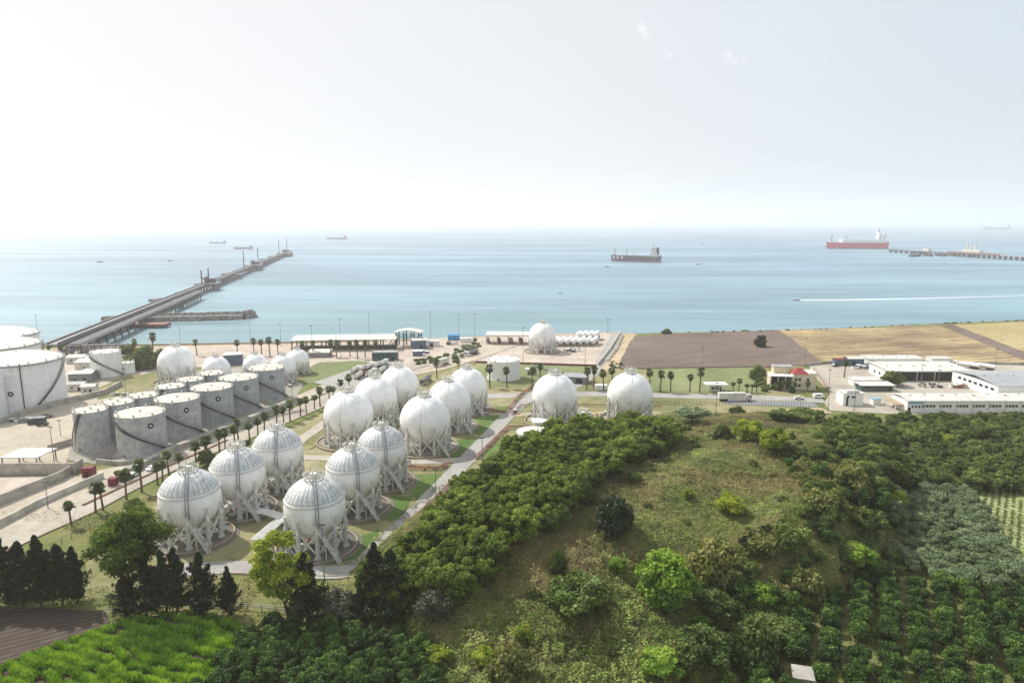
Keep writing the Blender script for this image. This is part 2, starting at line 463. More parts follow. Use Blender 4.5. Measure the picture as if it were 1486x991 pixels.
# ------------------------------------------------------------------ ground, sea
def ground_mat():
    m, nt, out = newmat('dry_grass_ground')
    v = coords(nt, True)
    big = noise(nt, v, .018, 5, .6); sm = noise(nt, v, .6, 5, .7); mid = noise(nt, v, .09, 5, .65)
    f = mathn(nt, 'ADD', mathn(nt, 'MULTIPLY', big, .5), mathn(nt, 'MULTIPLY', mid, .5))
    c = ramp(nt, [(.38, lin('#5f6f38')), (.47, lin('#747c48')), (.56, lin('#8a8558')), (.68, lin('#a0936a'))], f)
    c = mixc(nt, mathn(nt, 'MULTIPLY', sm, .6), c, lin('#4e5230'), 'MIX')
    geo = nt.nodes.new('ShaderNodeNewGeometry'); sx = nt.nodes.new('ShaderNodeSeparateXYZ'); nt.links.new(geo.outputs['Position'], sx.inputs[0])
    hill = mathn(nt, 'DIVIDE', sx.outputs['Z'], 2.5, True)
    near_ = mathn(nt, 'DIVIDE', mathn(nt, 'SUBTRACT', 205.0, sx.outputs['Y']), 30.0, True)
    c = mixc(nt, mathn(nt, 'MULTIPLY', hill, .85), c, ramp(nt, [(.4, lin('#566233')), (.6, lin('#776c46'))], mid))
    bsdf(nt, out, c, .95, bump=sm, bstr=.6, bdist=.4, spec=.1); return m
M['ground'] = ground_mat()
xs = np.concatenate([np.arange(-1500,-200,26), np.arange(-200,-60,6), np.arange(-60,170,2.), np.arange(170,480,7), np.arange(480,1700,26)])
ys = np.concatenate([np.arange(-200,80,16), np.arange(80,300,2.), np.arange(300,440,8), np.arange(440,600,4), np.arange(600,800,12)])
X, Y = np.meshgrid(xs, ys); Z = TH(X, Y)
Vv = np.stack([X, Y, Z], -1).reshape(-1, 3); nx, ny = len(xs), len(ys)
i, j = np.meshgrid(np.arange(nx-1), np.arange(ny-1)); a = (j*nx+i).ravel()
o = mk('ground', np_mesh('ground', Vv, np.stack([a, a+1, a+nx+1, a+nx], 1), 'ground', smooth=True))
tag(o, 'coastal plain with an overgrown earth mound', kind='structure')
def sea_mat():
    m, nt, out = newmat('sea_water')
    v = coords(nt, True, (1, 1, 1)); vs = coords(nt, True, (.16, 1, 1))
    streak = noise(nt, coords(nt, True, (.0012, .006, 1)), 1.0, 6, .6)
    big = noise(nt, coords(nt, True, (.0006, .0012, 1)), 1.0, 3)
    fs = noise(nt, coords(nt, True, (.0035, .045, 1)), 1.0, 5, .65)
    geo = nt.nodes.new('ShaderNodeNewGeometry'); sx = nt.nodes.new('ShaderNodeSeparateXYZ'); nt.links.new(geo.outputs['Position'], sx.inputs[0])
    off = mathn(nt, 'DIVIDE', mathn(nt, 'SUBTRACT', sx.outputs['Y'], 480), 900.0, True)
    shore = mathn(nt, 'SUBTRACT', 1.0, off, True)
    deep = mixc(nt, big, lin('#516e84'), lin('#607e94'))
    c = mixc(nt, shore, deep, lin('#63878f'))
    c = mixc(nt, ramp(nt, [(.42, (0,)*3), (.66, (.8,)*3)], streak), c, lin('#86aebb'))
    c = mixc(nt, ramp(nt, [(.5, (0,)*3), (.72, (.55,)*3)], fs), c, lin('#93acb8'))
    c = mixc(nt, ramp(nt, [(.3, (.2,)*3), (.5, (0,)*3)], fs), c, lin('#4f7686'))
    w1 = noise(nt, vs, .10, 5, .7); w2 = noise(nt, v, .5, 3, .6)
    hgt = mathn(nt, 'ADD', w1, mathn(nt, 'MULTIPLY', w2, .25))
    b = bsdf(nt, out, c, .42, bump=hgt, bstr=.35, bdist=1.2, spec=.5)
    return m
M['sea'] = sea_mat()
tag(sheet('sea', [(-60000, 380), (60000, 380), (60000, 60000), (-60000, 60000)], -2.2, 'sea', world=True), 'calm pale blue sea reaching the horizon')
# ------------------------------------------------------------------ land surfaces (px outlines lie on the flat ground)
def surf(name, mat, poly, z, label, rag=None, world=False):
    P = poly if world else [G(*p) for p in poly]
    if rag: P = ragged(P, *rag)
    return sheet(name, P, z, mat, label, world=True)
def field_mat(name, cols, ang, wl, nscale, rowk=.35, rough=.95, shy=1.0):
    m, nt, out = newmat(name)
    geo = nt.nodes.new('ShaderNodeNewGeometry'); mp = nt.nodes.new('ShaderNodeMapping')
    mp.inputs['Rotation'].default_value = (0, 0, math.radians(ang)); nt.links.new(geo.outputs['Position'], mp.inputs[0])
    sx = nt.nodes.new('ShaderNodeSeparateXYZ'); nt.links.new(mp.outputs[0], sx.inputs[0])
    wob = noise(nt, mp.outputs[0], .05, 4)
    ph = mathn(nt, 'ADD', mathn(nt, 'MULTIPLY', sx.outputs['X'], 2*PI/wl), mathn(nt, 'MULTIPLY', wob, 4))
    row = mathn(nt, 'MULTIPLY_ADD', mathn(nt, 'SINE', ph), .5); row.node.inputs[2].default_value = .5
    mp2 = nt.nodes.new('ShaderNodeMapping'); mp2.inputs['Scale'].default_value = (1, .18, 1); nt.links.new(mp.outputs[0], mp2.inputs[0])
    st = noise(nt, mp2.outputs[0], nscale, 6, .65); big = noise(nt, geo.outputs['Position'], .012, 4)
    fine = noise(nt, geo.outputs['Position'], .9, 4, .7)
    f = mathn(nt, 'ADD', mathn(nt, 'MULTIPLY', st, .5), mathn(nt, 'MULTIPLY', big, .5))
    f = mathn(nt, 'ADD', f, mathn(nt, 'MULTIPLY', mathn(nt, 'SUBTRACT', row, .5), rowk*.3))
    f = mathn(nt, 'ADD', f, mathn(nt, 'MULTIPLY', fine, .15))
    k = len(cols); c = ramp(nt, [(.44+.3*i/(k-1), lin(s)) for i, s in enumerate(cols)], f)
    pat = noise(nt, geo.outputs['Position'], .22, 6, .75)
    c = mixc(nt, ramp(nt, [(.34, (.55,)*3), (.5, (0,)*3)], pat), c, tuple(v*.55 for v in lin(cols[0])[:3])+(1,))
    bsdf(nt, out, c, rough, bump=mathn(nt, 'ADD', row, fine), bstr=.35, bdist=.25, spec=.1); M[name] = m
field_mat('ploughed', ['#655850', '#74675e', '#83766b'], 62, 5, .12)
field_mat('stubble', ['#6b5a4b', '#80705a', '#9a8768', '#b39f76', '#bba97f'], 75, 7, .1, .3)
field_mat('yellowfield', ['#988a63', '#a99b70', '#b7aa80'], 78, 8, .1, .3)
field_mat('tilled', ['#4a423c', '#5d534a', '#6e6358'], 58, 1.6, .3, .6)
field_mat('lawn', ['#6b7450', '#7d845a', '#92936a'], 10, 30, .05, .1)
field_mat('drygrass', ['#666b45', '#828058', '#999170', '#ada283'], 30, 30, .06, .1)
field_mat('greengrass', ['#46602f', '#5b733c', '#75824d', '#8d8f60'], 30, 30, .08, .1)
field_mat('veggrid', ['#76834f', '#939a68', '#b3b088'], -38, 2.4, .3, .8)
def yard_mat(name, cols, crack=.25):
    m, nt, out = newmat(name)
    v = coords(nt, True)
    f = mathn(nt, 'ADD', mathn(nt, 'MULTIPLY', noise(nt, v, .05, 6, .65), .6), mathn(nt, 'MULTIPLY', noise(nt, v, .5, 5, .7), .4))
    k = len(cols); c = ramp(nt, [(.36+.28*i/(k-1), lin(s)) for i, s in enumerate(cols)], f)
    st = noise(nt, coords(nt, True, (.5, .05, 1)), .8, 5, .7)
    c = mixc(nt, mathn(nt, 'MULTIPLY', ramp(nt, [(.5, (0,)*3), (.68, (1,)*3)], st), crack), c, lin('#7d776c'))
    spots = noise(nt, v, .16, 6, .8); c = mixc(nt, ramp(nt, [(.56, (0,)*3), (.72, (.55,)*3)], spots), c, lin('#6f6a62'))
    gm = nt.nodes.new('ShaderNodeMapping'); gm.inputs['Rotation'].default_value = (0, 0, .12); nt.links.new(v, gm.inputs[0])
    gs = nt.nodes.new('ShaderNodeSeparateXYZ'); nt.links.new(gm.outputs[0], gs.inputs[0])
    jx = mathn(nt, 'LESS_THAN', mathn(nt, 'PINGPONG', gs.outputs['X'], 3.0), .06); jy = mathn(nt, 'LESS_THAN', mathn(nt, 'PINGPONG', gs.outputs['Y'], 3.0), .1)
    c = mixc(nt, mathn(nt, 'MULTIPLY', mathn(nt, 'MAXIMUM', jx, jy), .3), c, lin('#75706a'))
    bsdf(nt, out, c, .92, spec=.15); M[name] = m
yard_mat('yard', ['#a29685', '#b5aa98', '#c3b9a8'])
yard_mat('yardp', ['#a59688', '#b8aa9d', '#c8bcaf'])
yard_mat('roadpale', ['#988f82', '#aca496', '#bab2a4'])
yard_mat('roadgrey', ['#8f8c88', '#a09d98', '#aeaba6'])
yard_mat('asphalt', ['#7b7d80', '#8c8e90', '#9b9c9c'], .1)
yard_mat('dirt', ['#9c8a6e', '#b3a183', '#c6b598'])
yard_mat('bund', ['#8a8478', '#9b958a', '#aaa498'])
yard_mat('padgrey_shaded', ['#5a5a50', '#6d6b60', '#807c70'])  # pad grey, darkened to paint in shade under the capped spheres

# coast band: yards behind the beach
surf('industrial_yard', 'yardp', [(-900,520),(-300,505),(-40,508),(110,506),(250,502),(420,499),(560,495),(700,490),(830,484),(898,482),(880,520),(866,531),(768,529),(690,524),(640,533),(600,548),(560,575),(520,590),(470,560),(430,530),(260,533),(120,560),(-60,600),(-900,680)], .04, 'pale concrete yard along the shore')
surf('coast_strip', 'dirt', [(-800,500),(60,506),(250,500.5),(420,497.5),(700,488.5),(900,481.5),(900,483),(700,490.5),(420,500),(250,503.5),(60,510),(-800,506)], .08, 'sandy strip above the beach')
surf('tank_yard', 'yard', [(-500,590),(0,585),(110,560),(160,552),(200,580),(110,640),(105,655),(95,672),(20,680),(-500,760)], .08, 'beige concrete yard below the white tanks')
surf('tank_bund_floor', 'bund', [(100,640),(160,585),(240,545),(400,525),(440,560),(430,575),(330,630),(240,680),(150,675),(100,668)], .12, 'grey bund floor under the grey tanks')
surf('lower_yard', 'yardp', [(-260,760),(-120,694),(110,690),(150,683),(165,692),(60,735),(0,762),(-200,850)], .12, 'pale sunlit yard below the canopy')
surf('grass_patch', 'drygrass', [(138,566),(180,545),(232,543),(262,552),(200,572),(140,580)], .16, 'dry yellow grass beside the tanks', (5, .8, 2))
surf('grass_patch', 'lawn', [(440,540),(462,526),(520,524),(548,527),(500,541),(455,556),(440,558)], .16, 'green and dry grass before the shed', (5, .8, 3))
surf('plant_lawn', 'drygrass', [(128,800),(330,660),(560,560),(640,532),(770,530),(864,533),(945,530),(1110,532),(1200,600),(980,615),(790,640),(640,750),(560,822),(520,840),(340,832),(250,860),(120,870)], .06, 'dry grass ground around the spheres')
surf('lawn', 'lawn', [(948,534),(1092,532),(1100,545),(1108,568),(940,569),(944,545)], .12, 'green lawn behind the palms', (6, .8, 5))
surf('grass_patch', 'lawn', [(690,527),(765,528),(866,531),(866,536),(800,560),(705,561),(690,545)], .12, 'green grass around the small white tank', (6, .8, 6))
for k, (pts, lab) in enumerate((
    ([(690,590),(742,590),(742,611),(700,630),(672,628),(680,600)], 'green grass beside the farthest sphere shadow'),
    ([(655,640),(700,636),(690,656),(668,664),(640,664)], 'green grass between the sphere shadows'),
    ([(596,690),(640,688),(636,712),(606,730),(590,712)], 'green grass near the pipe trench'),
    ([(560,722),(600,718),(590,742),(566,758),(548,742)], 'green grass strip beside the curved road'),
    ([(500,790),(552,768),(548,790),(528,810),(470,820),(480,800)], 'green grass at the road bend'),
    ([(705,655),(752,628),(760,620),(752,650),(722,668),(700,670)], 'green grass beside the conical tank'))):
    surf('grass_patch', 'greengrass', pts, .16, lab, (3, .5, 20+k))
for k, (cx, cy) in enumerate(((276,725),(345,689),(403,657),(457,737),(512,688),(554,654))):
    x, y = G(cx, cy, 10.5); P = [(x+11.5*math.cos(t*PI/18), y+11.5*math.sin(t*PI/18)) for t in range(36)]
    sheet('pad', P, .2, 'padgrey_shaded', world=True)
for k, (cx, cy) in enumerate(((506,602),(545,578),(579,560),(617,610),(651,584),(678,563),(805,575),(914,573),(787,488))):
    x, y = G(cx, cy, 9.6); P = [(x+12*math.cos(t*PI/18), y+12*math.sin(t*PI/18)) for t in range(36)]
    sheet('pad', P, .2, 'bund', world=True)
# fields by the sea
surf('field', 'ploughed', [(897,533),(912,500),(924,487),(1050,482),(1130,479),(1160,500),(1190,525),(1170,531),(1090,531),(960,534)], .06, 'brown ploughed field by the sea', (10, .9, 7))
surf('field', 'stubble', [(1130,479),(1250,476),(1365,473),(1420,495),(1486,522),(1560,540),(1600,556),(1440,529),(1300,524),(1200,527),(1160,500)], .05, 'tan stubble field by the sea', (12, 1, 8))
surf('field', 'ploughed', [(1366,472.5),(1384,471.5),(1500,516),(1580,545),(1540,545),(1450,508)], .10, 'dark strip between two fields', (10, .5, 9))
surf('field', 'yellowfield', [(1384,471.5),(1486,467),(1700,462),(2100,470),(2300,560),(1580,545),(1500,516)], .07, 'yellow stubble field at the right', (12, 1, 10))
surf('dirt_track', 'dirt', [(868,534),(900,487),(906,483),(924,484),(912,500),(897,533),(884,540)], .09, 'sandy track beside the wall', (6, .5, 11))
# eastern roads and yards
surf('yard', 'roadpale', [(1172,529),(1230,526),(1440,528),(1486,531),(1800,545),(1900,600),(1486,602),(1310,602),(1205,596),(1196,585),(1205,570),(1185,550)], .10, 'pale concrete yard around the warehouses')
ribbon('road', [(1196,582),(1150,579),(1080,577),(990,575),(880,572),(770,573),(706,575)], 9, .14, 'roadgrey', 'grey access road behind the spheres')
ribbon('road', [(1185,588),(1120,586),(1050,583)], 8, .145, 'asphalt', 'asphalt apron before the villa')
ribbon('road', smoothline([G(895,483),G(868,531),G(836,560),G(768,580),G(745,597),G(729,612),G(703,640),G(683,661),G(647,700),G(622,725),G(598,751),G(557,789),G(530,817),G(505,829),G(470,831),G(400,827),G(340,824),G(250,828)]), 6.2, .20, 'roadgrey', 'pale plant road curving past the spheres', world=True)
ribbon('road', [(350,655),(440,664),(520,667),(600,671),(690,667)], 5, .17, 'roadpale', 'pale cross road between sphere rows')
ribbon('path', [(700,600),(780,604),(870,600),(960,600)], 4, .17, 'dirt', 'dusty path behind the two single spheres')
ribbon('path', [(930,609),(1010,607),(1120,600),(1200,596)], 9, .16, 'dirt', 'dusty path in front of the fence')
ribbon('road', [(150,805),(330,728),(440,636),(530,575),(570,548)], 5, .18, 'roadpale', 'narrow pale road behind the sphere rows')
surf('road_verge', 'yard', [(-80,850),(0,792),(120,728),(262,660),(430,588),(480,568),(474,556),(330,618),(200,672),(120,688),(-80,775)], .20, 'concrete verge between the road and the walls')
RD = [G(-60,818),G(40,772),G(118,738),G(180,706),G(262,668),G(345,635),G(420,604),G(480,578),G(540,551),G(600,532),G(680,512),G(740,500)]
ribbon('road', smoothline(RD), 11.5, .24, 'roadpale', 'pale main road lined with palms', world=True)
surf('yard', 'yard', [(600,545),(625,530),(660,512),(700,495),(765,497),(700,520),(640,538)], .24, 'concrete lot for parked lorries')
for k, (P, lab) in enumerate((([(455,556),(505,538),(548,528),(580,527),(560,540),(500,566)], 'concrete parking lot behind the spheres'),)):
    surf('yard', 'roadgrey', P, .24, lab)
# ------------------------------------------------------------------ walls, kerbs, pipes
def wall(pts, h, w, mat, label, z=0.0, cat='wall', name='boundary_wall', world=False):
    o = ribbon(name, pts, w, z, mat, None, world, kind=None, rise=h); return tag(o, label, cat)
wall([(-60,795),(0,765),(60,733),(150,694)], 2.2, .6, 'concw', 'long low white wall along the near main road')
wall([(-60,757),(0,733),(90,697),(120,678)], 3.2, .6, 'conc', 'tall grey bund wall above the near road')
wall([(-60,690),(110,688)], 4.0, .6, 'conc', 'grey retaining wall below the white canopy')
wall([(185,690),(255,655),(340,622),(430,583)], 2.4, 2.4, 'conc', 'grey sloping wall beside the grey tanks')
wall([(140,672),(176,676),(236,668)], 1.6, .6, 'conc', 'short grey wall at the nearest tank')
wall([(-20,622),(30,604),(80,590),(150,573),(176,560)], 2.6, 1.2, 'conc', 'grey wall in front of the big white tank')
wall([(70,655),(104,645)], 2.4, .6, 'conc', 'short grey wall running from the canopy')
wall([(868,531),(886,508),(901,484)], 2.2, .5, 'concw', 'pale boundary wall between yard and field')
wall([(690,526.5),(770,529),(866,532)], 1.2, .5, 'carred', 'low dark red wall behind the small white tank')
wall([(125,503.5),(250,501),(420,498),(560,494)], 1.0, .8, 'kerbred', 'low brick-red sea wall along the shore', )
wall([(900,536),(1000,534),(1120,533)], .9, .5, 'kerbred', 'low reddish wall along the ploughed field')
wall([(1165,532),(1200,528),(1300,526.5),(1486,530)], 1.6, .5, 'conc', 'long wall behind the warehouse yard')
wall([(1181,537),(1201,566)], 1.4, .5, 'kerbred', 'short sloping wall beside the villa yard')
def kerb(pts, label, w=.45, h=.35): wall(pts, h, w, 'kerbred', label, cat='kerb', name='kerb')
kerb([(150,807),(240,770),(330,726)], 'reddish kerb near the eucalyptus')
kerb([(320,832),(400,834),(455,836),(516,838),(545,824)], 'reddish kerb around the near road bend')
kerb([(450,652),(508,617)], 'reddish kerb left of the white spheres')
def pipe_run(pts, n, label, mat='rust', z=1.0, gap=.6, r=.16, sup='conc'):
    P = [Vector(G(*p)) for p in pts]
    t = thing('pipe_run', label, 'pipeline', (P[0].x, P[0].y, 0)); O = P[0]
    for k in range(n):
        mb = MB()
        for i in range(len(P)-1):
            d = (P[i+1]-P[i]).normalized(); nn = Vector((-d.y, d.x))*(k-(n-1)/2)*gap
            a = P[i]-O+nn; b = P[i+1]-O+nn
            mb.tube((a.x, a.y, z), (b.x, b.y, z), r, n=6)
        mb.build('pipe', mat, t)
    mb = MB(); mb.box(0, 0, 0, .35, n*gap+.5, z-r); me = mb.mesh('support', sup)
    for i in range(len(P)-1):
        L = (P[i+1]-P[i]).length; d = (P[i+1]-P[i]).normalized(); ang = math.atan2(d.y, d.x); m = max(1, int(L/9))
        for j in range(m):
            c = P[i]-O+d*(L*(j+.5)/m); mk('support', me, t, (c.x, c.y, 0), ang)
    return t
pipe_run([(549,820),(565,800),(578,779),(629,730),(661,698)], 3, 'rust-red pipes beside the road bend, below the wood')
pipe_run([(691,667),(726,632),(737,622),(790,622)], 3, 'rust-red pipes left of the conical tank')
pipe_run([(742,604),(756,590),(870,590),(960,592)], 2, 'rust-red pipes behind the two single spheres')
pipe_run([(704,596),(736,600),(752,578),(776,560)], 3, 'rust-red pipes right of the farthest rows')
pipe_run([(590,681),(640,682),(650,675)], 4, 'rust-red pipes in the trench between rows')
pipe_run([(770,531),(800,540),(845,545)], 2, 'thin grey pipes above the single sphere', 'steel')
pipe_run([(880,525),(893,508),(903,487)], 4, 'grey pipes along the boundary wall', 'offwhite', 1.2)
pipe_run([(130,668),(190,664),(260,645)], 3, 'grey pipes at the foot of the tanks', 'steel', .8)
pipe_run([(120,735),(210,693),(330,640)], 2, 'reddish pipes beside the palm row', 'rust', .5)
pipe_run([(440,597),(400,606),(330,634)], 2, 'thin pipes between tanks and main road', 'steel', .8)
pipe_run([(330,740),(390,752),(450,772)], 5, 'white pipe bundle between the nearest spheres', 'white', 1.8, .7, .2)
pipe_run([(372,795),(400,770),(440,745)], 5, 'white pipe bundle crossing under the nearest spheres', 'white', 2.1, .7, .2)
pipe_run([(392,700),(430,722),(480,735)], 3, 'white pipes behind the nearest right sphere', 'white', 1.5, .6, .16)
pipe_run([(640,632),(660,610),(700,592)], 4, 'white pipes between the two sphere rows', 'white', 1.6, .6, .16)
pipe_run([(756,604),(830,606),(850,608)], 4, 'pale pipes under the front single sphere', 'offwhite', 1.2, .6)
pipe_run([(836,612),(848,594)], 6, 'wide pale pipe bank between single spheres', 'offwhite', 1.0, .7)

# ------------------------------------------------------------------ LPG spheres
def sphere_profile(R, t0, t1, n, extra=0.0):
    return [((R+extra)*math.cos(t0+(t1-t0)*i/n), (R+extra)*math.sin(t0+(t1-t0)*i/n)) for i in range(n+1)]
def make_sphere(R, zc, nleg, capped, label, group, legw=.58):
    t = thing('gas_sphere', label, 'storage sphere', (0,0,0), 0, group)
    mb = MB(); mb.lathe([(max(.01, r), z) for r, z in sphere_profile(R, -PI/2, PI/2, 26)], 48)
    mb.build('shell', 'sphold' if capped else 'sph', t, (0,0,zc), smooth=True)
    if capped:
        mb = MB(); a0 = math.radians(27)
        pr = [(r, z) for r, z in sphere_profile(R, a0, PI/2-.13, 14, .32)]
        pr = [(R*math.cos(a0)-.02, R*math.sin(a0)-.1), (R*math.cos(a0)+.36, R*math.sin(a0)-.1)]+pr
        mb.lathe(pr, 88); mb.build('sun_cap', 'cap', t, (0,0,zc), smooth=False)
        mb = MB(); mb.ring((R+.1)*math.cos(math.radians(20)), .5, R*math.sin(math.radians(20)), .18, 48)
        mb.build('rim_pipe', 'offwhite', t, (0,0,zc))
    lr = R*.97
    lm = MB(); lm.tube((lr,0,0), (lr,0,zc-.6), legw, legw*.9, 10); lm.lathe([(legw*1.5,0),(legw*1.5,.5),(legw*1.0,.9)], 12, (lr,0,0))
    lm.k = 1; lm.tube((lr*.99,0,zc*.42), (lr*.985,0,zc+.9), legw*.62, legw*.5, 8)
    lm.bar((lr+.2,0,zc*.62), (lr-.5,0,zc+1.6), .5, .9)
    leg = lm.mesh('leg', ['legs', 'white'])
    bm = MB(); a = 2*PI/nleg
    p0 = (lr, 0); p1 = (lr*math.cos(a), lr*math.sin(a)); zt = zc*.66
    bm.bar((*p0, .8), (*p1, zt), .32); bm.bar((*p1, .8), (*p0, zt), .32)
    bm.bar((*p0, zt), (lr*.93*math.cos(a/2), lr*.93*math.sin(a/2), zc*.8), .12)
    brace = bm.mesh('brace', 'brace')
    for k in range(nleg):
        mk('leg', leg, t, (0,0,0), a*k); mk('brace', brace, t, (0,0,0), a*k)
    zt = zc+R
    mb = MB(); mb.lathe([(2.4,-.35),(2.4,0),(0.01,0)], 20); mb.lathe([(.9,0),(.9,1.3),(.01,1.3)], 12)
    for k in range(7):
        x, y = 1.5*math.cos(k*.9+.4), 1.5*math.sin(k*.9+.4); mb.tube((x,y,0), (x*1.1,y*1.1,1.5+.5*(k % 3)), .17, n=6)
        mb.tube((x*1.1,y*1.1,1.5+.5*(k % 3)), (x*1.7,y*1.7,1.1+.5*(k % 3)), .14, n=6)
    mb.build('top_platform', 'offwhite', t, (0,0,zt+.15))
    mb = MB()
    for k in range(12):
        b0, b1 = 2*PI*k/12, 2*PI*(k+1)/12; q0 = (2.6*math.cos(b0), 2.6*math.sin(b0)); q1 = (2.6*math.cos(b1), 2.6*math.sin(b1))
        mb.bar((*q0,0), (*q0,1.25), .11); mb.bar((*q0,1.25), (*q1,1.25), .11); mb.bar((*q0,.65), (*q1,.65), .08)
    mb.build('railing', 'rail', t, (0,0,zt+.15))
    # meridian pipe down the shell and the inclined stair to the ground
    mb = MB(); n = 14; az = math.radians(-96 if not capped else -70)
    for off in ((-.35, .35) if capped else (0,)):
        for i in range(n):
            e0 = PI/2-.2-(PI/2+.1)*i/n; e1 = PI/2-.2-(PI/2+.1)*(i+1)/n; rr = R+.45
            q = lambda e: (rr*math.cos(e)*math.cos(az)-off*math.sin(az), rr*math.cos(e)*math.sin(az)+off*math.cos(az), zc+rr*math.sin(e))
            mb.bar(q(e0), q(e1), .14 if not capped else .17)
    mb.build('riser_pipe', 'steel' if capped else 'offwhite', t)
    mb = MB(); a0 = math.radians(-62)
    top = Vector((R*.9*math.cos(a0)-1.5, R*.9*math.sin(a0)-1.2, zc*.92)); bot = Vector((R*1.12*math.cos(a0)+4.2, R*1.12*math.sin(a0)-1.5, 0.1))
    dd = (bot-top); sd_ = Vector((-dd.y, dd.x, 0)).normalized()*.55
    mb.bar(top+sd_, bot+sd_, .1, .35); mb.bar(top-sd_, bot-sd_, .1, .35)
    for k in range(26):
        c = top+dd*(k+.5)/26; mb.bar(c-sd_, c+sd_, .3, .06)
    for s_ in (sd_, -sd_): mb.bar(top+s_+Vector((0,0,1)), bot+s_+Vector((0,0,1)), .06)
    for k in range(7):
        c = top+dd*k/6
        for s_ in (sd_, -sd_): mb.bar(c+s_, c+s_+Vector((0,0,1)), .05)
    mb.bar(top+dd*.45, (top.x+dd.x*.45, top.y+dd.y*.45, 0), .22)
    mb.build('staircase', 'rail', t)
    mb = MB(); mb.ring(R*1.32, .5, 0, .55, 44); mb.build('kerb_ring', 'kerbred', t)
    mb = MB()                                        # valves and pipes under the bottom nozzle
    mb.tube((0,0,.9), (0,0,zc-R+.3), .35, n=8)
    for k in range(4):
        b = k*1.7+.3; mb.tube((0,0,1.0), (R*.75*math.cos(b), R*.75*math.sin(b), 1.0), .2, n=6)
        mb.box(R*.5*math.cos(b), R*.5*math.sin(b), 0, .6, .6, 1.7, b)
    mb.build('bottom_piping', 'white', t)
    return t
cap_specs = [((276,725),'ribbed-cap sphere on the left, nearest the eucalyptus and conifers'),
 ((345,689),'ribbed-cap sphere in the middle of the left row'),
 ((403,657),'ribbed-cap sphere farthest back in the left row, beside the palms'),
 ((457,737),'ribbed-cap sphere behind the yellow-green tree, nearest the road bend'),
 ((512,688),'ribbed-cap sphere in the middle of the right row'),
 ((554,654),'ribbed-cap sphere farthest back in the right row')]
proto = make_sphere(7.65, 10.6, 10, True, 'x', 'weathered gas spheres with ribbed grey caps')
for k, ((px, py), lab) in enumerate(cap_specs):
    x, y = G(px, py, 10.6)
    o = proto if k == 0 else copy_tree(proto)
    o.location = (x, y, .2); o.rotation_euler[2] = (0.0, .05, -.08, 0, .06, .0)[k]; o['label'] = lab
un_specs = [((506,602),9.2,'plain white sphere at the near left of the plain cluster'),
 ((545,578),8.9,'plain white sphere in the middle of the left plain row'),
 ((579,560),8.8,'plain white sphere farthest back in the left plain row'),
 ((617,610),9.2,'plain white sphere nearest the curved road'),
 ((651,584),9.0,'plain white sphere in the middle of the right plain row'),
 ((678,563),8.8,'plain white sphere farthest back in the right plain row'),
 ((805,575),9.4,'single white sphere behind the small pump house'),
 ((914,573),9.4,'single white sphere farthest right, above the wood'),
 ((787,488),8.6,'single white sphere by the shore beside the bullet tanks'),
 ((256,527),9.0,'large white sphere behind the small grey tanks'),
 ((314,537),6.9,'white sphere half hidden behind two grey tanks'),
 ((371,531),6.4,'white sphere directly behind the last large grey tank'),
 ((411,533),6.5,'front white sphere of the pair right of the grey tanks'),
 ((432,523),6.1,'rear white sphere of the pair right of the grey tanks')]
proto = None
for k, ((px, py), R, lab) in enumerate(un_specs):
    if proto is None: proto = make_sphere(9.2, 10.6, 11, False, lab, 'plain white gas spheres', .5)
    s = R/9.2; zc = 10.6*s
    x, y = G(px, py, zc)
    o = proto if k == 0 else copy_tree(proto)
    o.location = (x, y, .2); o.scale = (s, s, s); o['label'] = lab; o.rotation_euler[2] = (0,.1,.2,.05,.1,-.1,.1,-.05,.3,.7,.3,.2,.1,.4)[k]

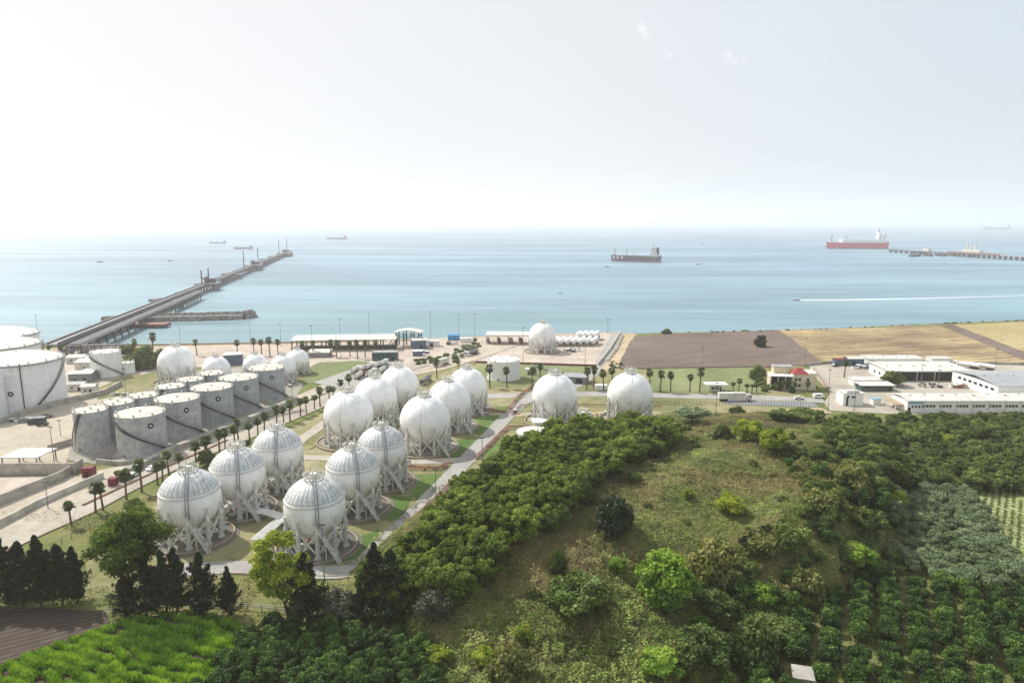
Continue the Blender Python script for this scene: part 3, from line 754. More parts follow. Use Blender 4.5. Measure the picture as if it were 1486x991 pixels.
# ------------------------------------------------------------------ cylindrical tanks
def tank(name, pos, r, h, wallm, roofm, label, dome=0.0, stair=None, emblem=None, group=None, seg=48, pipe=None, rails=True, cone=False):
    t = thing(name, label, 'storage tank', (pos[0], pos[1], .1), 0, group)
    mb = MB(); mb.lathe([(r,0),(r,h)], seg); mb.build('wall', wallm, t, smooth=True)
    mb = MB()
    if dome > 0 and not cone:
        pr = [(r+.12,h-.25),(r+.12,h)]+[(r*(1-a/12), h+dome*(1-(1-a/12)**2)) for a in range(0, 13)]
        pr = [(max(.01,q), z) for q, z in pr]
    elif cone: pr = [(r+.25,h-.15),(r+.25,h),(.01,h+dome)]
    else: pr = [(r+.12,h-.2),(r+.12,h),(.01,h+r*.03)]
    mb.lathe(pr, seg); mb.build('roof', roofm, t, smooth=False)
    mb = MB(); mb.ring(r+.06, .28, h*.88 if h > 12 else h*.9, .16, seg); mb.build('wind_girder', wallm, t)
    if dome > 3:
        mb = MB(); mb.ring(r+.45, .9, h-.75, .45, seg); mb.build('rim_walkway', 'steel', t)
    if rails:
        mb = MB(); n = int(r*2.4)
        for k in range(n):
            a0, a1 = 2*PI*k/n, 2*PI*(k+1)/n
            mb.bar((r*math.cos(a0), r*math.sin(a0), h), (r*math.cos(a0), r*math.sin(a0), h+1), .07)
            mb.bar((r*math.cos(a0), r*math.sin(a0), h+1), (r*math.cos(a1), r*math.sin(a1), h+1), .06)
        mb.build('railing', 'rail', t)
        mb = MB(); mb.box(0, 0, 0, .5, .5, .9); me = mb.mesh('roof_vent', 'offwhite'); m_ = max(8, int(r*.9))
        for k in range(m_):
            a0 = 2*PI*(k+.3)/m_; mk('roof_vent', me, t, ((r-.35)*math.cos(a0), (r-.35)*math.sin(a0), h), a0)
        mk('roof_vent', me, t, (0, 0, h+dome*.96))
    if stair:
        a0, a1 = math.radians(stair[0]), math.radians(stair[1]); n = 40; mb = MB()
        for k in range(n):
            u, v = k/n, (k+1)/n; au = a0+(a1-a0)*u; av = a0+(a1-a0)*v; zu, zv = h*(1-u), h*(1-v)
            for rr in (r+.12, r+.95):
                mb.bar((rr*math.cos(au), rr*math.sin(au), zu), (rr*math.cos(av), rr*math.sin(av), zv), .1, .42)
            mb.bar(((r+.95)*math.cos(au), (r+.95)*math.sin(au), zu+1), ((r+.95)*math.cos(av), (r+.95)*math.sin(av), zv+1), .07)
            mb.bar((r*math.cos(au), r*math.sin(au), zu), ((r+.95)*math.cos(au), (r+.95)*math.sin(au), zu), .3, .06)
            if k % 4 == 0: mb.bar(((r+.95)*math.cos(au), (r+.95)*math.sin(au), zu), ((r+.95)*math.cos(au), (r+.95)*math.sin(au), zu+1), .06)
        mb.build('spiral_stair', 'dsteel', t)
    if emblem:
        ea, ez, er = math.radians(emblem[0]), emblem[1], emblem[2]
        e = mk('emblem', None, t, ((r+.03)*math.cos(ea), (r+.03)*math.sin(ea), ez), ea)
        e.rotation_euler = (PI/2, 0, ea+PI/2)
        mb = MB(); mb.lathe([(er,0),(er,.08),(.01,.08)], 24); mb.build('disc', 'black', e)
        mb = MB(); n = 20                                   # white letter mark, a bowl and a bar inside the ring
        mb.box(0, -.02*er, .085, er*.86, er*.36, .03); mb.box(0, er*.2, .085, er*.5, er*.22, .03); mb.box(0, -er*.22, .085, er*.5, er*.2, .03)
        mb.build('mark', 'white', e)
    if pipe is not None:
        a = math.radians(pipe); mb = MB(); x, y = (r+.25)*math.cos(a), (r+.25)*math.sin(a)
        mb.tube((x,y,0), (x,y,h+.6), .22, n=6); mb.build('downpipe', 'dsteel', t)
    mb = MB(); mb.ring(r+.25, .5, 0, .35, seg); mb.build('foundation', 'concw', t)
    mb = MB(); mb.box(r*math.cos(-1.9), r*math.sin(-1.9), .4, 1.0, .5, 1.0, -1.9+PI/2); mb.build('manhole', 'steel', t)
    return t
big = 'large white domed tanks at the left edge'
tank('domed_tank', G(33,586), 17.6, 21.0, 'tankwhite', 'tankroofw', 'huge white domed tank with round black emblem and dark stair', 3.4, (26,-43), (-66,8.6,1.1), big, 72, -52)
tank('domed_tank', G(4,558), 18.2, 21.0, 'tankwhite', 'tankroofw', 'second huge white domed tank, directly behind the front one', 3.6, (36,20), None, big, 72)
tank('domed_tank', G(5,538), 18.5, 21.0, 'tankwhite', 'tankroofw', 'rearmost huge white domed tank by the pier root', 3.8, None, None, big, 72)
tank('domed_tank', G(-20,606), 7.7, 17.0, 'tankwhite', 'tankroofw', 'smaller white tank cut by the left edge', 1.6, None, None, big)
gg = 'large grey cylindrical tanks'
sp = [((203,598),'grey','large grey tank nearest, at the left end of the front row', 'tankgrey', -40, 'tankroof'),
      ((257,577),'grey','large grey tank second from the near end', 'tankgrey', -43, 'tankroof'),
      ((307,561),'dark','large streaked grey tank third from the near end', 'tankdark', -51, 'tankroof'),
      ((346,547),'dark','large streaked grey tank fourth from the near end', 'tankdark', -47, 'tankroof'),
      ((386,533),'dark','large streaked grey tank at the far end of the front row', 'tankdark', -54, 'tankroof')]
for (px, py), _, lab, wm, ea, rm in sp:
    tank('grey_tank', G(px, py, 14.8), 8.1, 14.8, wm, rm, lab, 0, (-156,14), (ea,11.2,1.0), gg, 48)
for k, ((px, py), r, lab) in enumerate((((131,594),5.7,'small grey tank at the near left, beside the beige yard'), ((171,583),5.6,'small grey tank second in the rear row'), ((207,573),5.6,'small grey tank third in the rear row'),
        ((247,560),5.8,'small grey tank below the large white sphere'), ((276,550),5.6,'small grey tank fifth in the rear row'), ((306,541),5.7,'small grey tank at the far end of the rear row'))):
    tank('grey_tank', G(px, py, 14.6), r, 14.6, 'tankgrey' if k < 3 else 'tankdark', 'tankroof', lab, 0, (-90,-155), None, 'smaller grey tanks in the rear row')
tank('white_tank', G(156,545), 7.4, 13.4, 'tankwhite', 'tankroofw', 'white tank with dark stair among the small sheds', 0, (-146,12))
tank('white_tank', G(186,541), 3.6, 6.0, 'tankwhite', 'tankroofw', 'tiny white tank right of the stair tank', 0)
tank('white_tank', G(731,549), 8.6, 10.4, 'tankwhite', 'tankroofw', 'white tank on the lawn behind two palms', 0, None, None, None, 48, None)
tank('white_tank', G(775,643), 6.4, 4.6, 'tankwhite', 'whiteroof', 'white tank with conical roof at the wood edge', 1.9, None, None, None, 40, None, False, True)
# ------------------------------------------------------------------ vehicles
def car(label, pos, rz, col, kind='car', L=4.4, W=1.8):
    t = thing('parked_car', label, 'car', (*pos, .27), rz)
    mb = MB()
    prof = [(-L/2,.35),(-L/2,.85),(-L*.42,1.0),(-L*.34,1.42),(L*.12,1.45),(L*.26,.98),(L*.46,.86),(L/2,.7),(L/2,.35)]
    if kind == 'van': prof = [(-L/2,.4),(-L/2,2.0),(L*.28,2.05),(L*.40,1.3),(L*.48,1.1),(L/2,.9),(L/2,.4)]
    n = len(prof); P = [(x, -W/2, z) for x, z in prof]+[(x, W/2, z) for x, z in prof]
    mb.add(P, [tuple(range(n)), tuple(range(2*n-1, n-1, -1))]+[(i, n+i, n+(i+1) % n, (i+1) % n) for i in range(n)])
    mb.build('body', col, t)
    mb = MB(); z0 = 1.0 if kind == 'car' else 1.3; z1 = 1.38 if kind == 'car' else 1.85
    for s in (-1, 1): mb.box(-L*.1, s*(W/2+.004), z0, L*.42, .02, z1-z0)
    mb.bar((L*.135,0,1.41), (L*.25,0,1.02), W*.86, .03) if kind == 'car' else mb.bar((L*.29,0,1.98), (L*.39,0,1.36), W*.86, .03)
    if kind == 'car': mb.bar((-L*.35,0,1.38), (-L*.415,0,1.04), W*.84, .03)
    mb.build('window', 'glassd', t)
    for x in (-L*.31, L*.31):
        for s in (-1, 1):
            mb = MB(); mb.tube((0,-.11,0), (0,.11,0), .33, n=12); mb.build('wheel', 'tyre', t, (x, s*(W/2-.08), .33))
    return t
def lorry(label, pos, rz, cabc, bodyc, L=11, kind='tanker', trailer_c=None, cat='lorry'):
    t = thing('tanker_lorry' if kind == 'tanker' else 'box_lorry', label, cat, (*pos, .25), rz)
    mb = MB(); mb.box(L/2-1.1, 0, .6, 2.2, 2.4, 2.2); mb.box(L/2-1.3, 0, 2.8, 1.6, 2.3, .35); mb.build('cab', cabc, t)
    mb = MB(); mb.box(L/2+.01, 0, 1.7, .03, 2.1, .85)
    for s in (-1,1): mb.box(L/2-.9, s*1.21, 1.7, 1.0, .02, .8)
    mb.build('windscreen', 'glassd', t)
    mb = MB(); mb.box(-.6, 0, .75, L-1.4, .9, .35); mb.build('chassis', 'dsteel', t)
    mb = MB()
    if kind == 'tanker':
        mb.tube((-L/2,0,2.15), (L/2-2.8,0,2.15), 1.15, n=18); mb.box(-.8, 0, 3.2, L*.5, .6, .25)
        mb.build('tank', bodyc, t, smooth=False)
    else:
        mb.box(-1.5, 0, 1.1, L-3.1, 2.5, 2.7); mb.box(-1.5, 0, 3.8, L-3.0, 2.55, .08); mb.build('cargo_box', bodyc, t)
    for x in (-L/2+1.0, -L/2+2.3, -L/2+3.6, L/2-1.3):
        for s in (-1, 1):
            mb = MB(); mb.tube((0,-.15,0), (0,.15,0), .5, n=12); mb.build('wheel', 'tyre', t, (x, s*1.05, .5))
    return t
def gp(px, py): return G(px, py, 0)
def dirang(a, b):
    a, b = gp(*a), gp(*b); return math.atan2(b[1]-a[1], b[0]-a[0])
ra = dirang((118,738),(262,668))
car('black parked car beside the kerb, in front of the white pair', gp(185,697), ra, 'carblack')
car('white parked car half behind the roadside hedge', gp(194,692), ra, 'carwhite')
car('white car behind a palm on the main road', gp(222,682), ra, 'carwhite')
car('black car at the foot of the grey wall', gp(231,680), ra, 'carblack')
car('small white car on the main road by the far palms', gp(419,595), ra+.15, 'carwhite')
car('dark car under the palms behind the capped spheres', gp(356,646), ra, 'carblack')
car('white car driving on the asphalt apron', gp(1159,580), 0, 'carwhite')
car('white van on the apron beside the car', gp(1188,578), 0, 'carwhite', 'van', 5.2, 2.0)
car('dark car parked behind the villa', gp(1180,563), .1, 'carblack')
car('dark car parked below the big white tank', gp(62,618), .3, 'carblack')
car('grey car at the beige yard edge beside a skip', gp(68,606), .5, 'steel')
car('white car parked beside the white cabin', gp(1305,560), 0, 'carwhite')
car('dark car parked beside the mid-yard cabin', gp(1212,532), .4, 'carblack')
lorry('silver tanker lorry driving down the sloping concrete road', gp(684,516), dirang((720,503),(660,520)), 'white', 'steel', 12)
lorry('white box lorry queuing on the road behind the spheres', gp(640,531), dirang((690,515),(620,536)), 'white', 'offwhite', 13, 'box')
lorry('grey tanker lorry stopped behind the white spheres', gp(618,556), dirang((640,540),(600,570)), 'steel', 'steel', 13)
lorry('long white trailer lorry parked on the road beside the fence', gp(1066,582), .02, 'offwhite', 'offwhite', 15.5, 'box')
for k, (px, py) in enumerate(((517,541),(527,539),(537,536),(548,534),(557,531),(522,549),(540,545),(556,541))):
    lorry('tanker lorry standing in the herringbone row behind the spheres', gp(px, py), dirang((517,548),(560,530))+.1, ('white','carred','white','bluec')[k % 4], 'offwhite', 10)['group'] = 'tanker lorries parked in the small lot'
for k, (px, py) in enumerate(((708,498),(724,498),(742,498),(756,498))):
    lorry('lorry filling up under the long white canopy', gp(px, py), PI/2+.1, ('bluec','white','carblack','white')[k], ('bluec','dsteel','steel','dsteel')[k], 9)['group'] = 'lorries under the filling canopy'
for k, (px, py) in enumerate(((1402,534),(1424,536))):
    lorry(('white tanker lorry parked right of the open warehouse','white tanker lorry at the right end of the yard')[k], gp(px, py), PI/2+.75, 'white', 'white', 13)

# ------------------------------------------------------------------ buildings
def house(name, label, front, w, d, h, wallm, roofm, rz=0.0, roof='flat', over=.3, win=None, door=None, rise=1.2, cat='building', group=None, base=.1, sidewin=None):
    "front = world point of the front-left corner; local x along the front, y to the back"
    t = thing(name, label, cat, (front[0], front[1], base), rz, group)
    mb = MB(); mb.box(w/2, d/2, 0, w, d, h); mb.build('wall', wallm, t)
    mb = MB()
    if roof == 'flat': mb.box(w/2, d/2, h+.003, w+2*over, d+2*over, .25)
    elif roof == 'gable':
        y0, y1 = -over, d+over; P = []
        for x in (-over, w+over): P += [(x,y0,h),(x,y1,h),(x,d/2,h+rise),(x,y0,h+.18),(x,y1,h+.18),(x,d/2,h+rise+.2)]
        mb.add(P, [(3,9,11,5),(5,11,10,4),(0,3,5,2),(2,5,4,1),(6,8,11,9),(8,7,10,11),(0,6,9,3),(1,4,10,7),(0,2,8,6),(2,1,7,8)])
    elif roof == 'mono':
        P = [(-over,-over,h),(w+over,-over,h),(w+over,d+over,h+rise),(-over,d+over,h+rise)]
        P += [(x,y,z+.22) for x,y,z in P]; mb.add(P, [(3,2,1,0),(4,5,6,7),(0,1,5,4),(1,2,6,5),(2,3,7,6),(3,0,4,7)])
        mb.add([(0,d,h),(w,d,h),(w,d,h+rise),(0,d,h+rise)], [(0,1,2,3)])
    elif roof == 'hip':
        k = min(w, d)/2; P = [(-over,-over,h),(w+over,-over,h),(w+over,d+over,h),(-over,d+over,h),(k,d/2,h+rise),(w-k,d/2,h+rise)]
        mb.add(P, [(0,1,5,4),(1,2,5),(2,3,4,5),(3,0,4),(3,2,1,0)])
    mb.build('roof', roofm, t)
    if w > 28:
        mb = MB(); mb.box(0, 0, 0, .7, .7, .7); mb.box(0, 0, .7, 1.0, 1.0, .15); me_ = mb.mesh('roof_vent', 'offwhite')
        for k in range(int(w/7)): mk('roof_vent', me_, t, (4+k*7, d*.5+(k % 2)*1.2-.6, h+(rise*.8 if roof == 'gable' else rise*.45 if roof == 'mono' else .2)))
    for (x, z, ww, hh) in (win or []):
        mb = MB(); mb.box(0, 0, 0, ww, .06, hh); wn = mb.build('window', 'glassd', t, (x, -.02, z))
        if ww > 1.4 and h < 12:
            mb = MB(); mb.box(0, -.05, -.08, ww+.2, .1, .1); mb.build('sill', 'offwhite', wn)
    for (y, z, ww, hh) in (sidewin or []):
        mb = MB(); mb.box(0, 0, 0, .06, ww, hh); mb.build('window', 'glassd', t, (-.02, y, z))
    for (x, ww, hh) in (door or []):
        mb = MB(); mb.box(0, 0, 0, ww, .06, hh); mb.build('door', 'shade', t, (x, -.025, .02))
    return t
def shed(name, label, front, w, d, h, roofm, nx, rz=0.0, ny=2, post='white', rise=.6, base=.2, fascia=.5, back=None, cat='shed', pw=.3, base_strip=False):
    t = thing(name, label, cat, (front[0], front[1], base), rz)
    mb = MB(); P = [(-.6,-.6,h),(w+.6,-.6,h),(w+.6,d+.6,h+rise),(-.6,d+.6,h+rise)]; P += [(x,y,z+fascia) for x,y,z in P]
    mb.add(P, [(3,2,1,0),(4,5,6,7),(0,1,5,4),(1,2,6,5),(2,3,7,6),(3,0,4,7)]); mb.build('roof', roofm, t)
    pm = MB(); pm.box(0,0,0,pw,pw,h); me = pm.mesh('post', post)
    for i in range(nx):
        for j in range(ny):
            mk('post', me, t, (w*i/(nx-1), d*j/(ny-1), 0))
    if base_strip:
        mb = MB(); mb.box(w/2, d*.5, 0, w, d*.35, 1.9); mb.build('shade_strip', 'dsteel', t)  # added dark box standing for shade and trucks under the roof
    if back:
        mb = MB(); mb.box(w/2, d-.1, 0, w, .2, h); mb.build('back_wall', back, t)
    return t
def W(px, py, z=0): return G(px, py, z)
def wpx(py, px_w):                                   # width in metres of px_w pixels at ground row py
    y = gp(743, py)[1]; return px_w*(y*math.cos(PITCH)+H*math.sin(PITCH))/FPX
# eastern warehouses
wn = [(2.2+k*1.5, 2.2, .8, 1.0) for k in range(4)]
wn += [(7.2*b+7.2+k*1.45, 2.4, 1.1, 1.1) for b in range(8) for k in range(4) if True]
o = house('warehouse', 'long low white building with rows of small windows', W(1316,599), 78, 13, 5.2, 'white', 'whiteroof', 0, 'gable', .4, wn, [(.9,1.1,2.3)], 1.0)
mb = MB()
mb.box(0, -.05, 0, .3, .12, 5.2); me = mb.mesh('pilaster', 'offwhite')
for k in range(11): mk('pilaster', me, o, (7.1*k+.1, 0, 0))
mb = MB(); mb.box(3.5, -.035, 3.9, 6.6, .05, 1.1); mb.build('panel', 'skyblue', o)
house('warehouse', 'white hall with wide pale grey roof', W(1447,579), 66, 34, 6, 'white', 'greyroof', 0, 'gable', .4, None, [(4,2,2.6)], 1.6, sidewin=[(4+k*4, 3.2, 2.4, 1.2) for k in range(7)])
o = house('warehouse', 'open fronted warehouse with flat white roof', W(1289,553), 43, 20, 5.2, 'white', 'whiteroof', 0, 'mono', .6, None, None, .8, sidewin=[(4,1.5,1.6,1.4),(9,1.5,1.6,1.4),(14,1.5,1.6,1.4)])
mb = MB(); mb.box(24, -.06, .05, 37, .08, 4.7); mb.build('opening_shade', 'shade', o)  # dark sheet on the wall paints the shaded interior
mb = MB()
for k in range(5): mb.box(5.4+k*9.3, -.15, 0, .35, .2, 5.2)
mb.build('pillar', 'offwhite', o)
house('shed', 'low white shed behind the open warehouse', W(1259,530), 32, 8, 3.6, 'white', 'whiteroof', 0, 'mono', .5, None, [(2.5,3,2.4)], .5)
house('shed', 'small pale shed behind the palm in the yard', W(1231,531), 9, 7, 4.0, 'bluec', 'whiteroof', 0, 'gable', .4, None, [(3,2,2.4)], .8)
house('shed', 'white container cabin left of the pale shed', W(1212,531), 6, 4, 3.2, 'bluec', 'carred', 0, 'gable', .3, None, None, .8)
house('shed', 'narrow white shed behind the warehouse roof', W(1352,528), 12, 6, 3.0, 'white', 'whiteroof', 0, 'flat', .3)
o = house('office', 'low green-walled office with a long white roof', W(1250,568), 15.5, 6, 2.9, 'green', 'whiteroof', 0, 'mono', 1.0, [(2+k*2.6,1.2,1.8,1.2) for k in range(5)], [(14,1,2.1)], .3)
house('office', 'white cabin behind the green-walled office', W(1239,560), 17, 6, 2.8, 'white', 'whiteroof', 0, 'mono', .5, None, None, .3)
o = house('guard_house', 'two-storey white guard house with dark doorway', W(1223,589), 9.0, 7, 5.6, 'white', 'whiteroof', 0, 'flat', .2, [(4.6,3.6,1.9,.9),(2.2,3.6,.9,1.2)], [(1.8,.9,4.2)])
mb = MB(); mb.box(4.4, .6, 5.9, 5.6, .5, 1.0); mb.build('parapet', 'offwhite', o)
house('cabin', 'small white cabin with pale blue roof', W(1267,588), 3.4, 3, 2.6, 'white', 'skyblue', 0, 'flat', .2)
shed('ramp_shelter', 'brown sloping shelter at the end of the long building', W(1299,596), 7.5, 9, 2.6, 'dirt', 3, 0, rise=.4, fascia=.25)
def clutter(label, px, py, n, mats, seed, size=(1.2,2.6), spread=5, cat='crate', name='storage_crate', group='x'):
    r = random.Random(seed); cx, cy = gp(px, py)
    for i in range(n):
        t = thing(name, label, cat, (cx+r.uniform(-spread, spread), cy+r.uniform(-spread*.5, spread*.5), .2), r.uniform(-.3, .3), group)
        mb = MB(); w_, d_, h_ = r.uniform(*size), r.uniform(*size), r.uniform(.8, 1.8); mb.box(0,0,0,w_,d_,h_); mb.build('box', mats[i % len(mats)], t)
        mb = MB(); mb.box(0,0,h_,w_+.12,d_+.12,.12); mb.build('lid', mats[(i+1) % len(mats)], t)
for k, (px, py, n, mats, lab) in enumerate(((1390,562,7,('rust','white','conc'),'crate on the concrete between the two big halls'),(1250,535,6,('white','bluec','steel'),'crate by the small pale shed'),(1345,561,6,('dsteel','conc'),'crate before the open warehouse front'),
        (120,545,8,('white','steel','rust'),'crate among the small sheds by the stair tank'),(610,512,7,('bluec','white','conc'),'crate by the blue grey shed'),(660,500,8,('white','dsteel','rust'),'crate on the beach yard by the blue roofed hut'),
        (830,510,9,('white','steel','dsteel'),'valve box between shore sphere and bullet tanks'),(35,612,7,('dsteel','white','steel'),'crate below the huge domed tank'),(560,512,6,('rust','steel'),'crate under the arched frame ramp'),(1430,560,5,('conc','white'),'crate beside the grey roofed hall'))):
    clutter(lab, px, py, n, mats, 50+k, group='loose gear, cluster %s' % ('between halls','by pale shed','before warehouse','among sheds','by blue grey shed','on beach yard','at shore sphere','below domed tank','under ramp','beside hall')[k])
for k, ((px, py), n) in enumerate((((330,742),6),((402,706),5),((500,745),5),((440,790),5),((560,690),4),((640,640),5),((600,640),4),((700,600),4),((548,612),4),((860,604),6),((760,600),4),((590,672),4),((175,575),6),((420,560),6))):
    clutter('small pump or valve box on the ground between the plant pipes', px, py, n, ('white','steel','offwhite','rust'), 90+k, (.6,1.7), 6, 'valve box', 'valve_box', 'valve boxes scattered among the spheres and tanks')
# villa
V = W(1150,566)
t = thing('villa', 'beige two-storey villa with red roof and white canopy', 'house', (V[0], V[1], .15), -.12)
mb = MB(); mb.box(5.5, 5, 0, 11, 10, 8.0); mb.box(-5.5, 7, 0, 9, 6, 6.8); mb.box(-3.5, 8.5, 6.8, 9, 5, 3.4); mb.build('wall', 'beige', t)
mb = MB(); P = [(-.4,-.5,8.0),(7.4,-.5,8.0),(7.4,7,8.0),(-.4,7,8.0),(2.6,3.2,10.6),(4.4,3.2,10.6)]
mb.add(P, [(0,1,5,4),(1,2,5),(2,3,4,5),(3,0,4),(3,2,1,0)]); mb.build('roof', 'redroof', t)
mb = MB(); mb.box(-3.5, 8.5, 10.2, 9.6, 5.6, .3); mb.build('upper_roof', 'greyroof', t)
mb = MB(); mb.box(9.3, 5, 8.0, 3.4, 10, .5); mb.box(10.85, 5, 8.5, .25, 10, .6); mb.build('parapet', 'offwhite', t)
mb = MB(); mb.box(-5.5, 1.8, 6.6, 11, 4.6, .4); mb.build('canopy', 'white', t)
for x in (-10.7, -7.2, -3.7, -.4):
    mb = MB(); mb.box(0,0,0,.35,.35,6.6); mb.build('column', 'offwhite', t, (x, -.2, 0))
for z in (1.6, 4.6):
    for x in (1.4, 3.1, 7.0):
        mb = MB(); mb.box(0,0,0,1.25,.08,1.3); q = mb.build('window', 'glassd', t, (x, -.03, z))
        mb = MB(); mb.box(0,-.06,-.12,1.5,.14,.12); mb.build('sill', 'white', q)
mb = MB(); mb.box(0,0,0,.08,1.2,2.3); mb.build('door', 'shade', t, (11.03, 2.5, 0))
mb = MB(); mb.box(-5.5, 3.9, .1, 8.6, .1, 5.6); mb.build('canopy_shade', 'shade', t)  # dark sheet paints the shade below the canopy
# gate kiosk, trailer
t = shed('gate_canopy', 'flat white gate canopy over a small kiosk', W(1026,569), 9.5, 5, 3.4, 'white', 2, 0, rise=0, fascia=.3, cat='canopy')
house('gate_kiosk', 'small glazed kiosk under the gate canopy', W(1031,568), 5.6, 3, 2.6, 'offwhite', 'white', 0, 'flat', .1, [(1.2,1.0,1.5,1.1),(3.2,1.0,1.5,1.1)], [(4.9,.8,2.1)])
house('pump_house', 'small white pump house beside the conical tank', W(775,624), 5.6, 5, 3.2, 'white', 'white', 0, 'hip', .8, [(1.5,1.2,.8,.9),(4.2,1.2,.8,.9)], [(2.8,.9,2.0)], .7)
house('kiosk', 'little white kiosk with red door by the lawn tank', W(764,544), 3.2, 3, 3.0, 'offwhite', 'white', 0, 'flat', .5, None, [(1.6,1.2,2.2)])
house('cabin', 'low white cabin behind the single sphere palms', W(864,566), 5.8, 3, 2.0, 'white', 'white', 0, 'flat', .1)
house('shed', 'grey sheet shed right of the single sphere', W(818,556), 12, 8, 3.4, 'steel', 'greyroof', -.25, 'gable', .5, None, [(8,3,2.6)], 1.2)
# shore sheds
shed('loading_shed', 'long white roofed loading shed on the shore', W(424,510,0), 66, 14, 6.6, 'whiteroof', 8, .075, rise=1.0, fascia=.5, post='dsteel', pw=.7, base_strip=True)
house('shed', 'low beige shed roof in front of the loading shed', W(447,519), 13, 9, 2.8, 'steel', 'offwhite', .08, 'mono', .4, None, None, .6)
shed('filling_canopy', 'long white filling canopy for lorries', W(706,500,0), 29, 12, 5.6, 'whiteroof', 5, -.03, rise=.5, fascia=.9, post='offwhite', pw=.45)
shed('sun_canopy', 'pale sunlit canopy in the lower left yard', W(5,683,0), 11.5, 9.5, 4.4, 'offwhite', 3, 0, rise=-.3, fascia=.25, post='conc', pw=.35)
t = thing('arched_frame_hall', 'green steel frame with arched roof by the sea', 'structure', (*W(574,504), .1), -.06)
mb = MB(); n = 10; ww, dd = 16.5, 9
for i in range(n):
    x0, x1 = -1+(ww+2)*i/n, -1+(ww+2)*(i+1)/n; z = lambda x: 9.6+1.6*math.sin(PI*(x+1)/(ww+2))
    P = [(x0,-1,z(x0)),(x1,-1,z(x1)),(x1,dd+1,z(x1)),(x0,dd+1,z(x0))]; P += [(a,b,c+.35) for a,b,c in P]
    mb.add(P, [(3,2,1,0),(4,5,6,7),(0,1,5,4),(1,2,6,5),(2,3,7,6),(3,0,4,7)])
mb.build('roof', 'offwhite', t)
for i in range(4):
    for j in (0, dd): mb = MB(); mb.box(0,0,0,.7,.7,10.2); mb.build('post', 'green', t, (.5+i*5.1, j, 0))
for z in (4.5, 7.2):
    mb = MB(); mb.bar((0,0,z), (ww,0,z), .4); mb.bar((0,dd,z), (ww,dd,z), .4)
    for i in range(4): mb.bar((.5+i*5.1,0,z), (.5+i*5.1,dd,z), .3)
    mb.build('beam', 'green', t)
mb = MB(); mb.bar((-5,-1,.3), (.2,2,9), 1.2, .4); mb.bar((-4,-4,.3), (.2,-1,4), 1.2, .4); mb.build('ramp', 'offwhite', t)
house('shed', 'blue grey shed right of the arched frame', W(598,507), 9.5, 8, 5.6, 'bluec', 'offwhite', .2, 'gable', .3, None, [(6,1.6,2.4)], 1.2)
house('shed', 'small grey shed below the blue grey shed', W(599,517), 6, 5, 2.9, 'bluec', 'white', .1, 'flat', .3)
house('shed', 'white hut beside the shore hedge', W(620,503), 8, 5, 3.6, 'white', 'white', 0, 'flat', .2, None, [(3,2,2.4)])
house('shed', 'bright blue roofed hut on the beach', W(650,494), 8, 5, 3.0, 'blue', 'blue', 0, 'gable', .2, None, None, .8)
house('shed', 'low white hut on the beach right of the blue roof', W(668,497), 8, 4, 2.4, 'white', 'whiteroof', .1, 'flat', .4)
house('container_block', 'dark green container block below the shore ramp', W(540,524), 15, 6, 5.0, 'green', 'greyroof', .04, 'flat', .1, [(1.5+k*2.4,2.8,1.2,1.0) for k in range(5)], [(12.5,1.2,2.1)])
house('building', 'blue grey building with flat roof behind a sphere', W(325,531), 10, 8, 6, 'bluec', 'offwhite', .3, 'flat', .2)
for k, (px, py, w_, d_, h_, wm, rm, lab) in enumerate(((109,538,16,7,4.4,'offwhite','whiteroof','white roofed shed between the pier and the stair tank'),(100,556,11,8,4.6,'steel','offwhite','beige sheet roofed shed beside the huge tank'),
        (118,551,9,6,3.4,'steel','whiteroof','small pale shed left of the stair tank'),(118,572,6,5,3.4,'offwhite','offwhite','tiny gabled hut in front of the stair tank'),(97,568,8,5,3.2,'offwhite','greyroof','grey roofed hut touching the huge tank'),
        (195,523,9,6,3.4,'offwhite','whiteroof','white hut between the dark round trees'),(96,528,9,5,3.4,'offwhite','whiteroof','low white shed under the pier end'),(123,527,10,5,3,'offwhite','whiteroof','low white shed right of the pier end'))):
    house('shed', lab, W(px, py), w_, d_, h_, wm, rm, .15, 'gable' if k in (1,3,4) else 'mono', .5, [(w_*.3,1.2,1,.9)], [(w_*.7,1.2,2.1)], .9)
t = house('red_hut', 'small dark red hut at the end of the wall', W(119,694), 3.2, 3, 3.0, 'carred', 'carred', .1, 'flat', .1, None, [(1.5,.9,2.0)])
house('red_hut', 'dark red gate booth on the main road island', W(157,707), 2.2, 2.2, 2.4, 'carred', 'carred', .1, 'flat', .1)
g = GH(1166,1000)
house('hut', 'tiny pale hut with slanted roof in the orchard', (g[0]-1.8, g[1]), 3.2, 2.8, 2.2, 'conc', 'conc', -.25, 'mono', .25, None, [(1.0,.9,1.8)], .5, base=0)
# bullet tanks
def bullet(label, pos, L, r, rz):
    t = thing('bullet_tank', label, 'gas tank', (*pos, .2), rz, 'horizontal bullet tanks by the shore')
    mb = MB(); pr = [(.01,-L/2),(r*.6,-L/2+.3),(r*.9,-L/2+.8),(r,-L/2+1.3),(r,L/2-1.3),(r*.9,L/2-.8),(r*.6,L/2-.3),(.01,L/2)]
    P = MB(); P.lathe(pr, 20); P.v = [(z, x, y+r+1.6) for x, y, z in P.v]; P.build('vessel', 'white', t, smooth=True)
    for x in (-L*.3, L*.3): mb = MB(); mb.box(x, 0, 0, .8, r*1.8, 2.4); mb.build('saddle', 'conc', t)
    return t
for k in range(7): bullet('white bullet tank in the front row of seven', W(807+9.4*k, 494.5-.1*k, 3), 15, 1.7, PI/2-.32)
for k in range(4): bullet('white bullet tank in the rear group of four', W(841+8.2*k, 486.5, 3), 12, 2.0, PI/2-.3)

